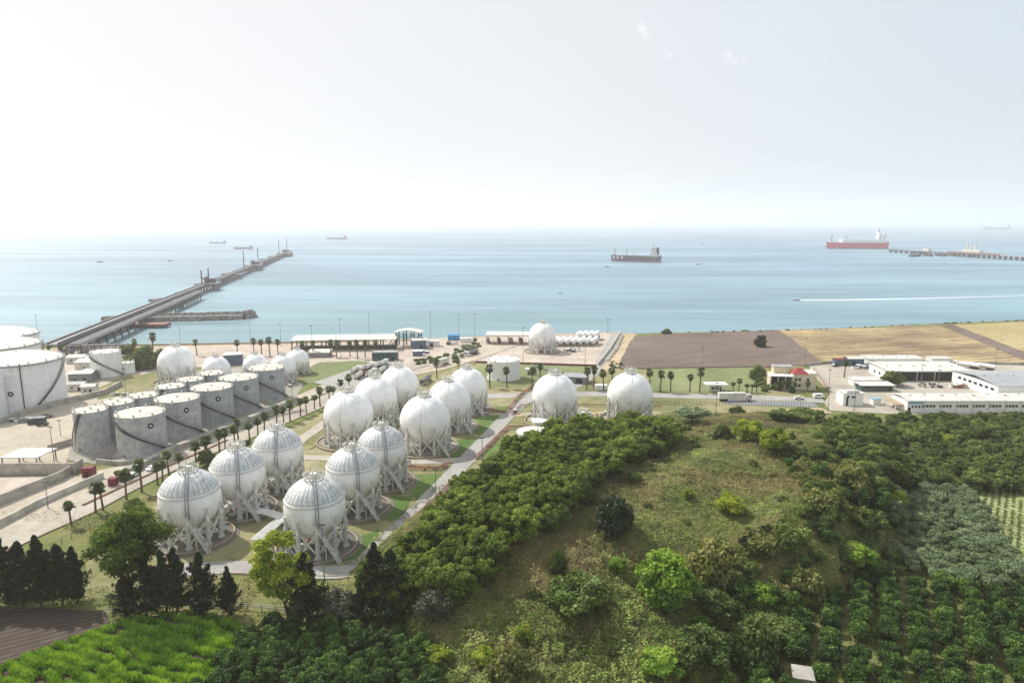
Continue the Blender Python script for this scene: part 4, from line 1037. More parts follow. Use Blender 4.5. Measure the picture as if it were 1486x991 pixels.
# ------------------------------------------------------------------ pier and breakwater
def zg(px, py, z): return Vector(G(px, py, z))
A = zg(76,500,7); B = zg(421,363.5,7); D = (B-A); LEN = D.length; D.normalize(); ang = math.atan2(D.y, D.x); Nn = Vector((-D.y, D.x))
t = thing('pier', 'long grey pier running out to sea on piles', 'pier', (A.x, A.y, 0), ang)
mb = MB(); mb.box(LEN/2, 0, 6.2, LEN, 6.2, .9); mb.build('road_deck', 'steel', t)
mb = MB()
for s in (-3.0, 3.0): mb.box(LEN/2, s, 7.15, LEN, .25, .9)
mb.build('parapet', 'dsteel', t)
mb = MB()
for s in (-3.2, 3.2): mb.box(LEN/2, s, 4.3, LEN, .5, 1.85)
mb.build('deck_beam', 'dsteel', t)
q0 = 0; q1 = LEN*.235
mb = MB(); mb.box(q1/2, -12, 5.4, q1, 7, .8); mb.build('pipe_deck', 'conc', t)
mb = MB()
for k, s in enumerate((-3.0,-1.8,-.6,.6,1.8,3)): mb.box(q1/2, -12+s, 6.4, q1, .55, .55)
for s in (5.4, 6.2, 7.0): mb.box(LEN*.4, s, 6.6, LEN*.8, .5, .5)
mb.build('pipe_bank', 'steel', t)
mb = MB()
for s in (-3.6, 3.6): mb.box(0, s, -4, 1.5, 1.2, 9.4)
mb.box(0, 0, 5.4, 1.2, 10, .8); me1 = mb.mesh('pile_bent', 'dsteel'); mb = MB()
for s in (-14.8, -9.2): mb.box(0, s, -4, .8, .8, 8.7)
mb.box(0, -12, 4.7, 1.0, 7.2, .7); me2 = mb.mesh('pipe_deck_bent', 'dsteel')
x = 3
while x < LEN:
    mk('pile_bent', me1, t, (x, 0, 0))
    if x < q1: mk('pipe_deck_bent', me2, t, (x, 0, 0))
    x += LEN/98
def onpier(px, py): p = zg(px, py, 7)-A; return p.dot(D)
berths = [(283,411,34,26),(353,384.5,60,26),(409,366.5,110,30)]
for (px, py, L, Wd) in berths:
    s = onpier(px, py); mb = MB(); mb.box(s, 0, 6.0, L, Wd, 1.6)
    for i in range(int(L/10)):
        for j in (-Wd/2+2, Wd/2-2): mb.box(s-L/2+5+i*10, j, -4, 1.6, 1.6, 10)
    mb.build('berth_platform', 'steel', t)
    mb = MB()
    for i in range(5): mb.box(s-L*.25+i*L*.12, 1.5, 7.6, 1.4, 1.4, 7); mb.box(s-L*.25+i*L*.12, 3, 12, 1.0, 4, 1.0)
    mb.box(s, -5, 7.6, L*.3, 8, 5); mb.build('loading_arm', 'dsteel', t)
for (px, py, h) in ((272,413,17),(288,409,17),(341,389,28),(362,381,28),(401,369,34),(419,364.5,34)):
    s = onpier(px, py); mb = MB(); mb.box(s, 3, 7, 1.2, 1.2, h); mb.box(s, 3, 7+h*.45, 2.2, 2.2, 1.0); mb.build('tower', 'dsteel', t)
for (px, py) in ((225,434),(257,436),(262,424),(312,409.5),(346,398),(327,397),(374,383),(381,376),(392,372)):
    p = zg(px, py, 5)-A; u, v = p.dot(D), p.dot(Nn); v = max(-34, min(34, v))
    mb = MB(); mb.box(u, v, 3.4, 15, 9, 2.2)
    for i in (-5,0,5):
        for j in (-3,3): mb.box(u+i, v+j, -4, 1.1, 1.1, 7.5)
    mb.bar((u, v, 5.4), (u, 0, 6.6), 1.2, .5)
    mb.build('mooring_dolphin', 'steel', t)
x0, y0 = G(97,516); t = thing('pipe_rack', 'grey steel frames at the pier root beside the huge tanks', 'pipe rack', (x0, y0, 0), .12)
for j in range(9):
    mb = MB()
    for s in (0, 6): mb.box(j*4.2, s, 0, .45, .45, 6.2)
    mb.box(j*4.2, 3, 5.2, .4, 6.4, .4); mb.box(j*4.2, 3, 3.0, .35, 6.4, .35); mb.build('frame', 'dsteel', t)
mb = MB()
for z in (3.5, 5.8):
    for s in (.8, 2.2, 3.6, 5.0): mb.bar((-1, s, z), (36, s, z), .5)
mb.build('pipe', 'steel', t)
# rubble breakwater
def rocks(name, label, pts, wb, top, n, seed, size=(1.0, 2.6)):
    P = [Vector(G(*p, -1)) for p in pts]; r = np.random.default_rng(seed)
    segs = [(P[i], P[i+1]) for i in range(len(P)-1)]; Ls = np.array([(b-a).length for a, b in segs]); pr = Ls/Ls.sum()
    k = r.choice(len(segs), n, p=pr); u = r.random(n); lat = r.uniform(-1, 1, n)
    Vs = []; Fs = []
    base = np.array([(-1,-1,-1),(1,-1,-1),(1,1,-1),(-1,1,-1),(-1,-1,1),(1,-1,1),(1,1,1),(-1,1,1)], float)
    fc = np.array([(3,2,1,0),(4,5,6,7),(0,1,5,4),(1,2,6,5),(2,3,7,6),(3,0,4,7)])
    for i in range(n):
        a, b = segs[k[i]]; d = (b-a).normalized(); nn = Vector((-d.y, d.x)); c = a+(b-a)*u[i]+nn*lat[i]*wb/2
        z = -2.6+(top+2.2)*(1-abs(lat[i])**1.5)
        s = r.uniform(*size)/2; q = base*r.uniform(.6, 1.2, 3)*s+r.normal(0, .18*s, (8, 3))
        th_ = r.uniform(0, 6.28); R = np.array([[math.cos(th_), -math.sin(th_), 0],[math.sin(th_), math.cos(th_), 0],[0,0,1]])
        Vs.append(q@R.T+np.array([c.x, c.y, z])); Fs.append(fc+8*i)
    o = mk(name, np_mesh(name, np.concatenate(Vs), np.concatenate(Fs), 'rock')); tag(o, label, 'breakwater'); return o
rocks('breakwater', 'rubble breakwater jutting right from the pier', [(150,469),(240,463.5),(300,462.5),(352,460.5),(366,458)], 11.5, 3.8, 3400, 3)
rocks('rock_bank', 'short rocky bank along the near pier foot', [(100,497),(140,486),(185,472)], 9, 2.2, 1300, 4)
mb = MB()
P = [Vector(G(*p, 3)) for p in ((195,462.5),(250,461),(320,459.5),(350,458.5))]
for i in range(3): mb.bar((P[i].x, P[i].y+2, 3.4), (P[i+1].x, P[i+1].y+2, 3.4), 2.4, 1.4)
tag(mb.build('parapet_wall', 'conc'), 'grey parapet wall along the breakwater crest', 'wall')
o = house('quay', 'small work quay with rusty deck beside the pier', W(176,473), 34, 12, 2.0, 'dsteel', 'rust', .05, 'flat', .1, cat='quay', base=-1.2)
# ------------------------------------------------------------------ ships
def ship(name, label, pos, rz, L, B, D_, hull, boot, deckm, sup='white', detail=2, stack='black', cat='ship', deckbox=None):
    Lz = L*(1.55 if detail > 1 else 1.0)
    t = thing(name, label, cat, (pos[0], pos[1], -2.2), rz)
    st = [(-.5,.72,.1),(-.46,.95,0),(-.3,1,0),(.25,1,0),(.36,.82,0),(.44,.46,.04),(.5,.03,.16)]      # x, half-beam, sheer
    def hullpart(nm, z0, z1, m, lo=1.0, hi=1.0, sheer=True):
        mb = MB(); P = []
        for x, b, s in st:
            for z, k in ((z0, lo), (z1, hi)):
                zz = z*D_+(s*D_ if (sheer and k == hi and z == z1) else 0)
                P += [(x*L*(1 if z > .4 else .985), -b*B/2*k, zz), (x*L*(1 if z > .4 else .985), b*B/2*k, zz)]
        F = []
        for i in range(len(st)-1):
            o_ = 4*i; F += [(o_, o_+4, o_+6, o_+2), (o_+1, o_+3, o_+7, o_+5), (o_+2, o_+6, o_+7, o_+3)]
        F += [(0,2,3,1), (4*(len(st)-1), 4*(len(st)-1)+1, 4*(len(st)-1)+3, 4*(len(st)-1)+2)]
        mb.add(P, F); mb.build(nm, m, t)
    hullpart('boot_top', -.1, .22, boot, .93, .97, False); hullpart('hull', .222, 1, hull, .97, 1)
    mb = MB(); mb.box(-.02*L, 0, D_*1.005, L*.78, B*.9, .35); mb.build('deck', deckm, t)
    mb = MB(); x = -.37*L
    mb.box(x, 0, D_, L*.15, B*.9, Lz*.028); mb.box(x-L*.005, 0, D_+Lz*.028, L*.12, B*.75, Lz*.03); mb.box(x, 0, D_+Lz*.058, L*.09, B*.65, Lz*.028)
    mb.box(x+L*.02, 0, D_+Lz*.086, L*.04, B*1.0, Lz*.022)
    su = mb.build('superstructure', sup, t)
    if detail > 1:
        mb = MB()
        for kk in range(3):
            for j in range(6): mb.box(x+L*.0755-kk*L*.0143, -B*.3+j*B*.12, D_+Lz*(.012+.029*kk), .2, B*.06, L*.009)
        mb.box(x+L*.041, 0, D_+Lz*.093, .3, B*.85, L*.008); mb.build('window', 'glassd', su)
    mb = MB(); mb.box(-.435*L, 0, D_+L*.04, L*.04, B*.3, Lz*.085); mb.build('funnel', stack, t)
    mb = MB(); mb.bar((x+L*.02,0,D_+Lz*.1), (x+L*.02,0,D_+Lz*.15), L*.008); mb.bar((L*.42,0,D_*1.05), (L*.42,0,D_+Lz*.09), L*.009); mb.bar((L*.18,0,D_), (L*.18,0,D_+Lz*.08), L*.008)
    mb.build('mast', 'dsteel', t)
    if detail > 1:
        mb = MB()
        for j in (-.2,-.07,.07,.2): mb.box(.02*L, j*B, D_*1.02+.4, L*.62, B*.04, L*.006)
        for k in range(8): mb.box(-.24*L+k*.08*L, 0, D_+.3, L*.01, B*.8, L*.012)
        mb.build('deck_piping', 'rust' if deckbox is None else 'offwhite', t)
        mb = MB(); mb.bar((.03*L,0,D_), (.03*L,0,D_+L*.07), L*.012); mb.bar((.03*L,0,D_+L*.065), (.13*L,0,D_+L*.1), L*.008); mb.build('deck_crane', 'offwhite', t)
    if deckbox:
        for k in range(3):
            mb = MB(); mb.box(-.2*L+k*.19*L, 0, D_+.2, L*.183, B*.93, L*.055); mb.build('cargo_cover', deckbox, t)
    mb = MB(); mb.box(.42*L, 0, D_*1.1, L*.07, B*.4, L*.012); mb.box(-.5*L+L*.004, 0, D_*1.1, L*.01, B*.5, L*.02); mb.build('forecastle', sup if deckbox else deckm, t)
    return t
p = G(922,380,-2.2); o = ship('tanker_ship', 'dark hulled tanker with red deck at anchor', p, PI+.05-.55, 112, 18, 12, 'hulldk', 'hullpink', 'deckred', 'offwhite')
mb = MB()
for x in (.22,.3,.38): mb.box(x*124, -9.3 if x < .35 else -6.4, 6.5, 4, .5, 4.5); mb.box(x*124, 9.3 if x < .35 else 6.4, 6.5, 4, .5, 4.5)
mb.build('hull_mark', 'white', o)
p = G(1243,361,-2.2); ship('gas_carrier_ship', 'red hulled gas carrier with white deck works', p, PI-.06, 192, 30, 19, 'hullred', 'hullpink', 'hullpink', 'white', deckbox='white', stack='white')
for (px, py, L, rz, lab) in ((316,353.5,66,PI+.1,'faint grey cargo ship left of the two above the pier'),(353,361.5,60,PI,'faint grey low ship just above the pier tip'),(489,347.5,104,PI-.1,'faint cargo ship alone in the haze right of the pier'),(1446,333.5,330,PI+.05,'blue grey tanker on the right horizon')):
    p = G(px, py, -2.2); ship('distant_ship', lab, p, rz, L, L*.16, L*.075, 'steel', 'steel', 'steel', 'offwhite', 1, 'steel')  # pale grey all over, haze fading put into the paint
def boat(label, px, py, L, rz, m='hulldk'):
    L = L*.6
    p = G(px, py, -2.2); t = thing('small_boat', label, 'boat', (*p, -2.2), rz)
    mb = MB(); P = [(-.5,-.16,0),(.2,-.16,0),(.5,0,.02),(.2,.16,0),(-.5,.16,0)]
    Q = [(a*L*.95, b*L*.8, -.3) for a, b, c in P]+[(a*L, b*L, L*.12+c*L) for a, b, c in P]
    mb.add(Q, [(4,3,2,1,0),(5,6,7,8,9)]+[(i,(i+1)%5,5+(i+1)%5,5+i) for i in range(5)]); mb.build('hull', m, t)
    mb = MB(); mb.box(-.1*L, 0, L*.12, L*.3, L*.2, L*.14); mb.build('cabin', 'white', t); return t
boat('small speedboat trailing a long white wake', 1156, 436, 11, PI, 'black')
boat('tiny dark boat left of the anchored tanker', 881, 387.5, 16, .4)
boat('tiny dark boat right of the anchored tanker', 1013, 384, 18, PI)
boat('tiny dark boat far above the anchored tanker', 1019, 353.5, 22, .2)
boat('tiny boat left of the pier tip', 247, 379, 18, .2); boat('tiny boat in the haze above the huge tanks', 145, 381, 22, 0)
boat('tiny pale boat in the middle of the bay', 828, 365, 14, 0); boat('tiny pale boat above the shore sphere', 813, 426, 8, 0)
boat('tug waiting just left of the red ship', 1199, 358, 28, 0); boat('dark workboat moored at the quay', 200, 470.5, 20, .1)
# wake
def foam_mat():
    m, nt, out = newmat('foam')
    f = noise(nt, coords(nt, True, (.12, .5, 1)), 1.0, 5, .7)
    b = nt.nodes.new('ShaderNodeBsdfPrincipled'); b.inputs['Base Color'].default_value = (.75,.8,.82,1); b.inputs['Roughness'].default_value = .8
    geo = nt.nodes.new('ShaderNodeNewGeometry'); sx = nt.nodes.new('ShaderNodeSeparateXYZ'); nt.links.new(geo.outputs['Position'], sx.inputs[0])
    x0 = G(1158,436,-2.2)[0]
    fade = mathn(nt, 'SUBTRACT', 1.05, mathn(nt, 'DIVIDE', mathn(nt, 'SUBTRACT', sx.outputs['X'], x0), 420.0), True)
    al = mathn(nt, 'MULTIPLY', ramp(nt, [(.3, (0,)*3), (.55, (1,)*3)], mathn(nt, 'ADD', mathn(nt,'MULTIPLY',f,.7), mathn(nt,'MULTIPLY',fade,.3))), fade)
    nt.links.new(al, b.inputs['Alpha']); nt.links.new(b.outputs[0], out.inputs[0]); return m
M['foam'] = foam_mat()
a = [G(1158,436.2,-2.1), G(1230,436,-2.1), G(1340,434,-2.1), G(1486,430.5,-2.1), G(1700,424,-2.1)]
b_ = [G(1158,435.2,-2.1), G(1230,434.6,-2.1), G(1340,432.2,-2.1), G(1486,428,-2.1), G(1700,421,-2.1)]
mb = MB()
for i in range(4): mb.add([(*a[i], -2.1), (*a[i+1], -2.1), (*b_[i+1], -2.1), (*b_[i], -2.1)], [(0,1,2,3)])
tag(mb.build('boat_wake', 'foam'), 'long white wake behind the speedboat', kind='stuff')
# beach edge
cs = [(x, coast_y(x)) for x in np.arange(-900, 1600, 12.)]
# right jetty
A2 = zg(1290,361.5,7); B2 = zg(1495,373,7)
d2 = (B2-A2); L2 = d2.length; an2 = math.atan2(d2.y, d2.x)
t = thing('jetty', 'far jetty with loading platform behind the red ship', 'jetty', (A2.x, A2.y, 0), an2)
mb = MB(); mb.box(L2*.80, 0, 6, L2*.55, 7, 1.4); mb.build('deck', 'conc', t)
mb = MB(); mb.box(0, 0, -4, 5, 6, 10); me = mb.mesh('pile', 'dsteel')
for k in range(18): mk('pile', me, t, (L2*(.53+.033*k), 0, 0))
for k, u in enumerate((.02,.065,.11,.155,.2,.23,.27,.30)):
    mb = MB(); mb.box(L2*u, 0, 3, 11, 9, 3); mb.box(L2*u, 0, -4, 6, 6, 7); mb.build('mooring_dolphin', 'dsteel', t)
for (u, l) in ((.29,.1),(.40,.06),(.46,.08),(.6,.16)):
    mb = MB(); mb.box(L2*u, 8, 4, L2*l, 16, 3)
    for i in range(4): mb.box(L2*(u-l*.4+l*.27*i), 6, -4, 4, 8, 8)
    mb.build('platform', 'steel', t)
mb = MB()
for u in (.6,.62,.655): mb.box(L2*u, 6, 7, 3, 3, 24)
mb.box(L2*.63, 8, 7, L2*.12, 10, 9); mb.box(L2*.3, 8, 7, L2*.05, 8, 6); mb.build('loading_arm', 'offwhite', t)
mb = MB(); mb.box(L2*.66, -4, 7.4, L2*.35, 1.2, 3); mb.build('pipe_bank', 'rust', t)
t = thing('row_of_dolphins', 'line of small mooring dolphins in front of the far jetty', 'mooring', (A2.x, A2.y, 0), an2)
t.name = 'mooring_line'
for k, (px, py) in enumerate(((1323,370.5),(1330,370.5),(1334,370),(1347,369.8),(1366,369.8))):
    q = zg(px, py, 2)-A2; u = q.dot(d2.normalized()); v = q.dot(Vector((-d2.y, d2.x)).normalized())
    mb = MB(); mb.box(u, v, -4, (12,4,4,24,26)[k], 8, 8); mb.build('dolphin', 'dsteel', t)
# ------------------------------------------------------------------ masts, poles
def mast(label, px, py, h, arm=True, r=.16, group=None, name='lamp_post', cat='lamp post', m='steel'):
    x, y = G(px, py); t = thing(name, label, cat, (x, y, 0), 0, group)
    mb = MB(); mb.tube((0,0,0), (0,0,h), r, r*.55, 8); mb.build('pole', m, t)
    if arm:
        mb = MB(); mb.box(0, 0, h, 1.6, .35, .25); mb.build('lamp_head', 'dsteel', t)
    return t
for px, py, h, lab in ((58,512,24,'tall thin mast beside the rearmost huge tank'),(173,505,17,'thin mast on the shore left of the palms'),(184,585,16,'tall lamp post before the small grey tanks'),(263,512,16,'thin mast behind the large far sphere'),(364,503,17,'thin mast above the shore palms'),(408,503,15,'thin mast left of the loading shed'),
        (454,520,20,'thin mast in front of the loading shed'),(495,520,24,'tall mast in front of the loading shed'),(489,520,14,'short mast in front of the loading shed'),(536,498,20,'thin mast right of the loading shed middle'),(625,492,19,'thin mast right of the arched frame'),(666,492,17,'twin mast by the blue hut'),(689,492,18,'thin mast left of the filling canopy'),
        (759,530,22,'tall lamp post by the filling canopy'),(849,528,14,'lamp post right of the shore sphere'),(881,484,11,'paired mast at the end of the boundary wall'),(884,484,11,'second paired mast at the boundary wall end'),(1019,531,11,'utility pole at the edge of the ploughed field'),(1168,522,13,'utility pole beside the villa'),
        (1038,610,16,'lamp post on the dusty path before the gate kiosk'),(1202,572,12,'lamp post at the villa yard entrance'),(1239,600,13,'lamp post in front of the guard house'),(1201,602,12,'pale utility pole before the road junction'),(1336,560,11,'lamp post before the open warehouse'),
        (1361,563,9,'short post before the open warehouse'),(79,673,13,'lamp post beside the sunlit canopy'),(88,632,6,'short post in the beige yard'),(471,844,14,'lamp post with boxes near the yellow-green tree'),(633,733,11,'thin post beside the curved road'),(700,672,9,'thin post beside the pipes'),(450,800,10,'thin post under the nearest capped sphere'),
        (1444,531,10,'thin pole behind the yard right end'),(70,738,8,'lamp post on the near main road verge'),(228,700,8,'thin post between parked cars'),(425,590,15,'lamp post among the far road palms')):
    mast(lab, px, py, h)
mb = MB(); a, b = G(945,587), G(1195,591); n = 60
for k in range(n+1):
    x = a[0]+(b[0]-a[0])*k/n; y = a[1]+(b[1]-a[1])*k/n; mb.box(x, y, 0, .12, .12, 2.0)
for z in (.6,1.2,1.9): mb.bar((*a, z), (*b, z), .05)
tag(mb.build('wire_fence', 'dsteel'), 'thin wire fence along the grey access road', 'fence')
mb = MB(); pts = [G(60,805),G(118,775),G(200,735),G(262,703),G(340,664)]
for i in range(4):
    (x0,y0),(x1,y1) = pts[i], pts[i+1]; n = int(math.hypot(x1-x0, y1-y0)/2.5)
    for k in range(n): mb.box(x0+(x1-x0)*k/n, y0+(y1-y0)*k/n, 0, .1, .1, 1.7)
    for z in (.5,1.6): mb.bar((x0,y0,z), (x1,y1,z), .05)
tag(mb.build('wire_fence', 'dsteel'), 'low wire fence beside the near palm row', 'fence')
# boundary fence behind conifers
mb = MB(); pts = [G(150,893),G(300,880),G(400,888),G(480,893)]
for i in range(3):
    (x0,y0),(x1,y1) = pts[i], pts[i+1]; n = int(math.hypot(x1-x0, y1-y0)/3)
    for k in range(n): mb.box(x0+(x1-x0)*k/n, y0+(y1-y0)*k/n, 0, .2, .2, 1.5)
    for z in (.9,1.4): mb.bar((x0,y0,z), (x1,y1,z), .12, .16)
tag(mb.build('rail_fence', 'conc'), 'pale rail fence behind the conifers', 'fence')
house('skip', 'small grey machine shed below the huge tank', W(40,617), 6, 3, 2.4, 'dsteel', 'steel', .3, 'flat', .1, cat='shed').name = 'machine_shed'
# ------------------------------------------------------------------ vegetation
def unit(r, n):
    v = r.normal(size=(n, 3)); return v/np.linalg.norm(v, axis=1, keepdims=True)
def leaves(P, Nrm, size, r, asp=.62, jit=.8):
    n = len(P); Nn_ = Nrm+r.normal(size=(n, 3))*jit; Nn_ /= np.linalg.norm(Nn_, axis=1, keepdims=True)+1e-9
    T = np.cross(Nn_, unit(r, n)); T /= np.linalg.norm(T, axis=1, keepdims=True)+1e-9
    B = np.cross(Nn_, T); s = (size*r.uniform(.6, 1.3, n))[:, None]
    bend = Nn_*s*.25
    V = np.stack([P+T*s, P+B*s*asp+bend, P-T*s, P-B*s*asp+bend], 1).reshape(-1, 3)
    F = np.arange(4*n).reshape(n, 4); return V, F
def ico(c, rad, sub=1):
    import bmesh
    bm = bmesh.new(); bmesh.ops.create_icosphere(bm, subdivisions=sub, radius=1)
    V = np.array([v.co[:] for v in bm.verts]); F = [[v.index for v in f.verts] for f in bm.faces]; bm.free()
    return V*np.array(rad)+np.array(c), F
def crown_mesh(name, mat, h0, h1, R, nl, n, leaf, seed, lobe=.42, flat=1.0, shape='round', airy=0.0):
    "broadleaf crown: leaf sprays on many lobes, lobes arranged in a crown volume"
    r = np.random.default_rng(seed); L = []
    cz, hz = (h0+h1)/2, (h1-h0)/2
    if shape == 'dome': cz, hz = h0+.28*(h1-h0), .72*(h1-h0)
    for k in range(nl):
        for _ in range(30):
            d = unit(r, 1)[0]; q = r.uniform(.25, .85)**.6
            if shape == 'dome' and d[2] < -.2: continue
            break
        lr = R*lobe*r.uniform(.6, 1.25)*(1-.25*abs(d[2]))
        L.append((d*q*np.array([R-lr*.8, R-lr*.8, max(.2, hz-lr*.6)])+np.array([0, 0, cz]), lr))
    C = np.array([l[0] for l in L]); Rr = np.array([l[1] for l in L])
    k = r.choice(nl, n, p=Rr**2/np.sum(Rr**2)); d = unit(r, n); d[:, 2] = np.where(d[:, 2] < -.45, -d[:, 2]*.5, d[:, 2])
    rad = Rr[k]*(r.uniform(.72 if not airy else .35, 1.08, n)+np.abs(r.normal(0, .16, n))); P = C[k]+d*rad[:, None]*np.array([1, 1, .8*flat])
    keep = np.ones(n, bool)
    for j in range(nl):
        keep &= ~((np.linalg.norm((P-C[j])/np.array([1, 1, .8*flat]), axis=1) < Rr[j]*(.62 if not airy else .2)) & (k != j))
    P, d, k = P[keep], d[keep], k[keep]
    V, F = leaves(P, d*.9+np.array([0, 0, .35]), leaf, r)
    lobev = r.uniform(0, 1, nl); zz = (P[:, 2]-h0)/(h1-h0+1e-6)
    att = np.clip(lobev[k]*.36+zz*.38+r.normal(0, .12, len(P))+.12, 0, 1)  # colour darkens down the crown, painting shade into the lower leaves
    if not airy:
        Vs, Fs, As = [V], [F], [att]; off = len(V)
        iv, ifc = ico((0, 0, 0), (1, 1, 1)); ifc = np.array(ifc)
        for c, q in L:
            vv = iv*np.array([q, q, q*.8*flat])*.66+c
            f4 = np.concatenate([ifc, ifc[:, 2:3]], 1)+off; Vs.append(vv); Fs.append(f4); As.append(np.zeros(len(f4))); off += len(vv)  # inner cores take the darkest colour as painted crown shade
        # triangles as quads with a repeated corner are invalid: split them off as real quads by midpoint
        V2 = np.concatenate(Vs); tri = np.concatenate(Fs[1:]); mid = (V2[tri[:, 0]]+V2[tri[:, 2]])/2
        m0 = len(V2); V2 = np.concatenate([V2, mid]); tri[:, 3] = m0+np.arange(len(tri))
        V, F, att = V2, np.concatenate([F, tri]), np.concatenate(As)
    return np_mesh(name, V, F, mat, att)
def conifer_mesh(name, mat, h, R, n, leaf, seed, base=.1, spiky=.25):
    r = np.random.default_rng(seed); nb = int(50+h*3); zs = r.uniform(base, 1, nb)**.9; az = r.uniform(0, 6.283, nb)
    prof = np.clip(np.minimum(1, (1-zs)*1.55+.04), .05, 1)*r.uniform(.42, 1.25, nb)
    k = r.integers(0, nb, n); u = r.uniform(.15, 1, n)**.7
    rad = prof[k]*R*u; z = zs[k]*h+(u**2)*R*.42*prof[k]+r.normal(0, .22, n)
    sp = .22*prof[k]*R*(1.05-u)+.1
    P = np.stack([rad*np.cos(az[k]), rad*np.sin(az[k]), z], 1)+r.normal(size=(n, 3))*sp[:, None]*np.array([1, 1, .6])
    d = np.stack([np.cos(az[k]), np.sin(az[k]), np.full(n, .5)], 1)
    V, F = leaves(P, d, leaf, r, .4)
    return np_mesh(name, V, F, mat, np.clip(r.uniform(0, .7, n)+.3*zs[k]*u, 0, 1))
def trunk_mesh(name, h, r0, seed, limbs=4, spread=.3, mat='bark'):
    r = random.Random(seed); mb = MB(); x = y = 0.0; P = [(0, 0, -.6)]
    for i in range(5):
        x += r.uniform(-.06, .06)*h; y += r.uniform(-.06, .06)*h; P.append((x, y, h*(i+1)/5))
    for i in range(5): mb.tube(P[i], P[i+1], r0*(1-.15*i), r0*(1-.15*(i+1)), 7, False)
    for k in range(limbs):
        a = r.uniform(0, 6.28); b = P[2+k % 3]
        mid = (b[0]+math.cos(a)*h*spread*.6, b[1]+math.sin(a)*h*spread*.6, b[2]+h*.2); e = (b[0]+math.cos(a)*h*spread, b[1]+math.sin(a)*h*spread, b[2]+h*.5)
        mb.tube(b, mid, r0*.5, r0*.35, 5, False); mb.tube(mid, e, r0*.35, r0*.15, 5, False)
    return mb.mesh(name, mat)
def palm_parts(h, seed):
    r = random.Random(seed); mb = MB(); P = [(0,0,-.2)]; x = y = 0
    for i in range(5): x += r.uniform(-.08, .08); y += r.uniform(-.08, .08); P.append((x, y, h*(i+1)/5))
    for i in range(5): mb.tube(P[i], P[i+1], .30-.02*i, .30-.02*(i+1), 8, False)
    tr = mb.mesh('trunk', 'palmbark')
    rr = np.random.default_rng(seed); Vs, Fs, At = [], [], []; o = 0
    for k in range(38):
        a = rr.uniform(0, 6.283); el = rr.uniform(-1.0, 1.3); L = rr.uniform(1.2, 2.0)
        q = np.array(P[-1], float); dv = np.array([math.cos(a)*math.cos(el), math.sin(a)*math.cos(el), math.sin(el)]); sd = np.array([-math.sin(a), math.cos(a), 0])
        stem = q+dv*L*.45; up = np.cross(sd, dv)
        for j in range(9):                              # fan of blades
            t = (j-4)/4*1.15; bl = dv*math.cos(t)+sd*math.sin(t); tip = stem+bl*L*.62-np.array([0,0,.25*L*abs(math.cos(el))])*(.6+.4*abs(t))
            s2 = np.cross(bl, up); s2 /= np.linalg.norm(s2)+1e-9; m_ = (stem+tip)/2+up*.05
            Vs.append([stem, m_+s2*.17, tip, m_-s2*.17]); Fs.append([o, o+1, o+2, o+3]); At.append(np.clip(.35+.4*el/1.35+rr.normal(0, .15), 0, 1)); o += 4
        Vs.append([q+sd*.04, stem+sd*.04, stem-sd*.04, q-sd*.04]); Fs.append([o, o+1, o+2, o+3]); At.append(.2); o += 4
    cr = np_mesh('crown', np.array(Vs).reshape(-1, 3), np.array(Fs), 'l_palm', np.array(At))
    n = 260; z = rr.uniform(-1.7, -.1, n); a = rr.uniform(0, 6.283, n); rad = .35+.32*(1+z/1.8)
    P2 = np.stack([rad*np.cos(a)+P[-1][0], rad*np.sin(a)+P[-1][1], z+h], 1)
    V, F = leaves(P2, np.stack([np.cos(a), np.sin(a), a*0], 1), .3, rr, .3); sk = np_mesh('dry_skirt', V, F, 'dead')
    return tr, cr, sk
def place(name, meshes, x, y, z, rz, s, label, cat, group=None, sz=None):
    one = len(meshes) == 1
    o = mk(name, meshes[0][1] if one else None, None, (x, y, z), rz); o.scale = (s, s, sz or s); tag(o, label, cat, group)
    for nm, me in (() if one else meshes): mk(nm, me, o)
    return o
def in_poly(x, y, P):
    c = False; n = len(P)
    for i in range(n):
        x1, y1 = P[i]; x2, y2 = P[(i+1) % n]
        if (y1 > y) != (y2 > y) and x < (x2-x1)*(y-y1)/(y2-y1)+x1: c = not c
    return c
def scatter(P, dmin, nmax, seed, tries=12000):
    r = random.Random(seed); xs_ = [p[0] for p in P]; ys_ = [p[1] for p in P]; out = []; cell = {}
    for _ in range(tries):
        x, y = r.uniform(min(xs_), max(xs_)), r.uniform(min(ys_), max(ys_))
        if not in_poly(x, y, P): continue
        ci, cj = int(x//dmin), int(y//dmin)
        if any((x-a)**2+(y-b)**2 < dmin*dmin for i in (-1,0,1) for j in (-1,0,1) for a, b in cell.get((ci+i, cj+j), ())): continue
        cell.setdefault((ci, cj), []).append((x, y)); out.append((x, y))
        if len(out) >= nmax: break
    return out
# --- prototypes
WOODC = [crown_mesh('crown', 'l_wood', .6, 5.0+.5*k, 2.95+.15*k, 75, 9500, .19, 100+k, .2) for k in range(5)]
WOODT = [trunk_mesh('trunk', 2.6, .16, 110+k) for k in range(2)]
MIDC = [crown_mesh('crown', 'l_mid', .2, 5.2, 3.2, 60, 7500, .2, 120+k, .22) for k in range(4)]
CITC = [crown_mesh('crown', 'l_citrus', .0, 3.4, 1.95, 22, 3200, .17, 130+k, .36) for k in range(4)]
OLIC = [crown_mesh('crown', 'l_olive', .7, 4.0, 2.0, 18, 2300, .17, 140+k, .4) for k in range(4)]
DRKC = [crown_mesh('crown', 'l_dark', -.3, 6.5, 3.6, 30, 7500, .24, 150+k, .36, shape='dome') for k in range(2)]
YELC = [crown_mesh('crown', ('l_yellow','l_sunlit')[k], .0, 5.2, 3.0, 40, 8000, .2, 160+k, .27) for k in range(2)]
SCRC = [crown_mesh('crown', 'l_scrub', -.3, 2.6, 2.4, 30, 4200, .18, 170+k, .28, shape='dome') for k in range(3)]
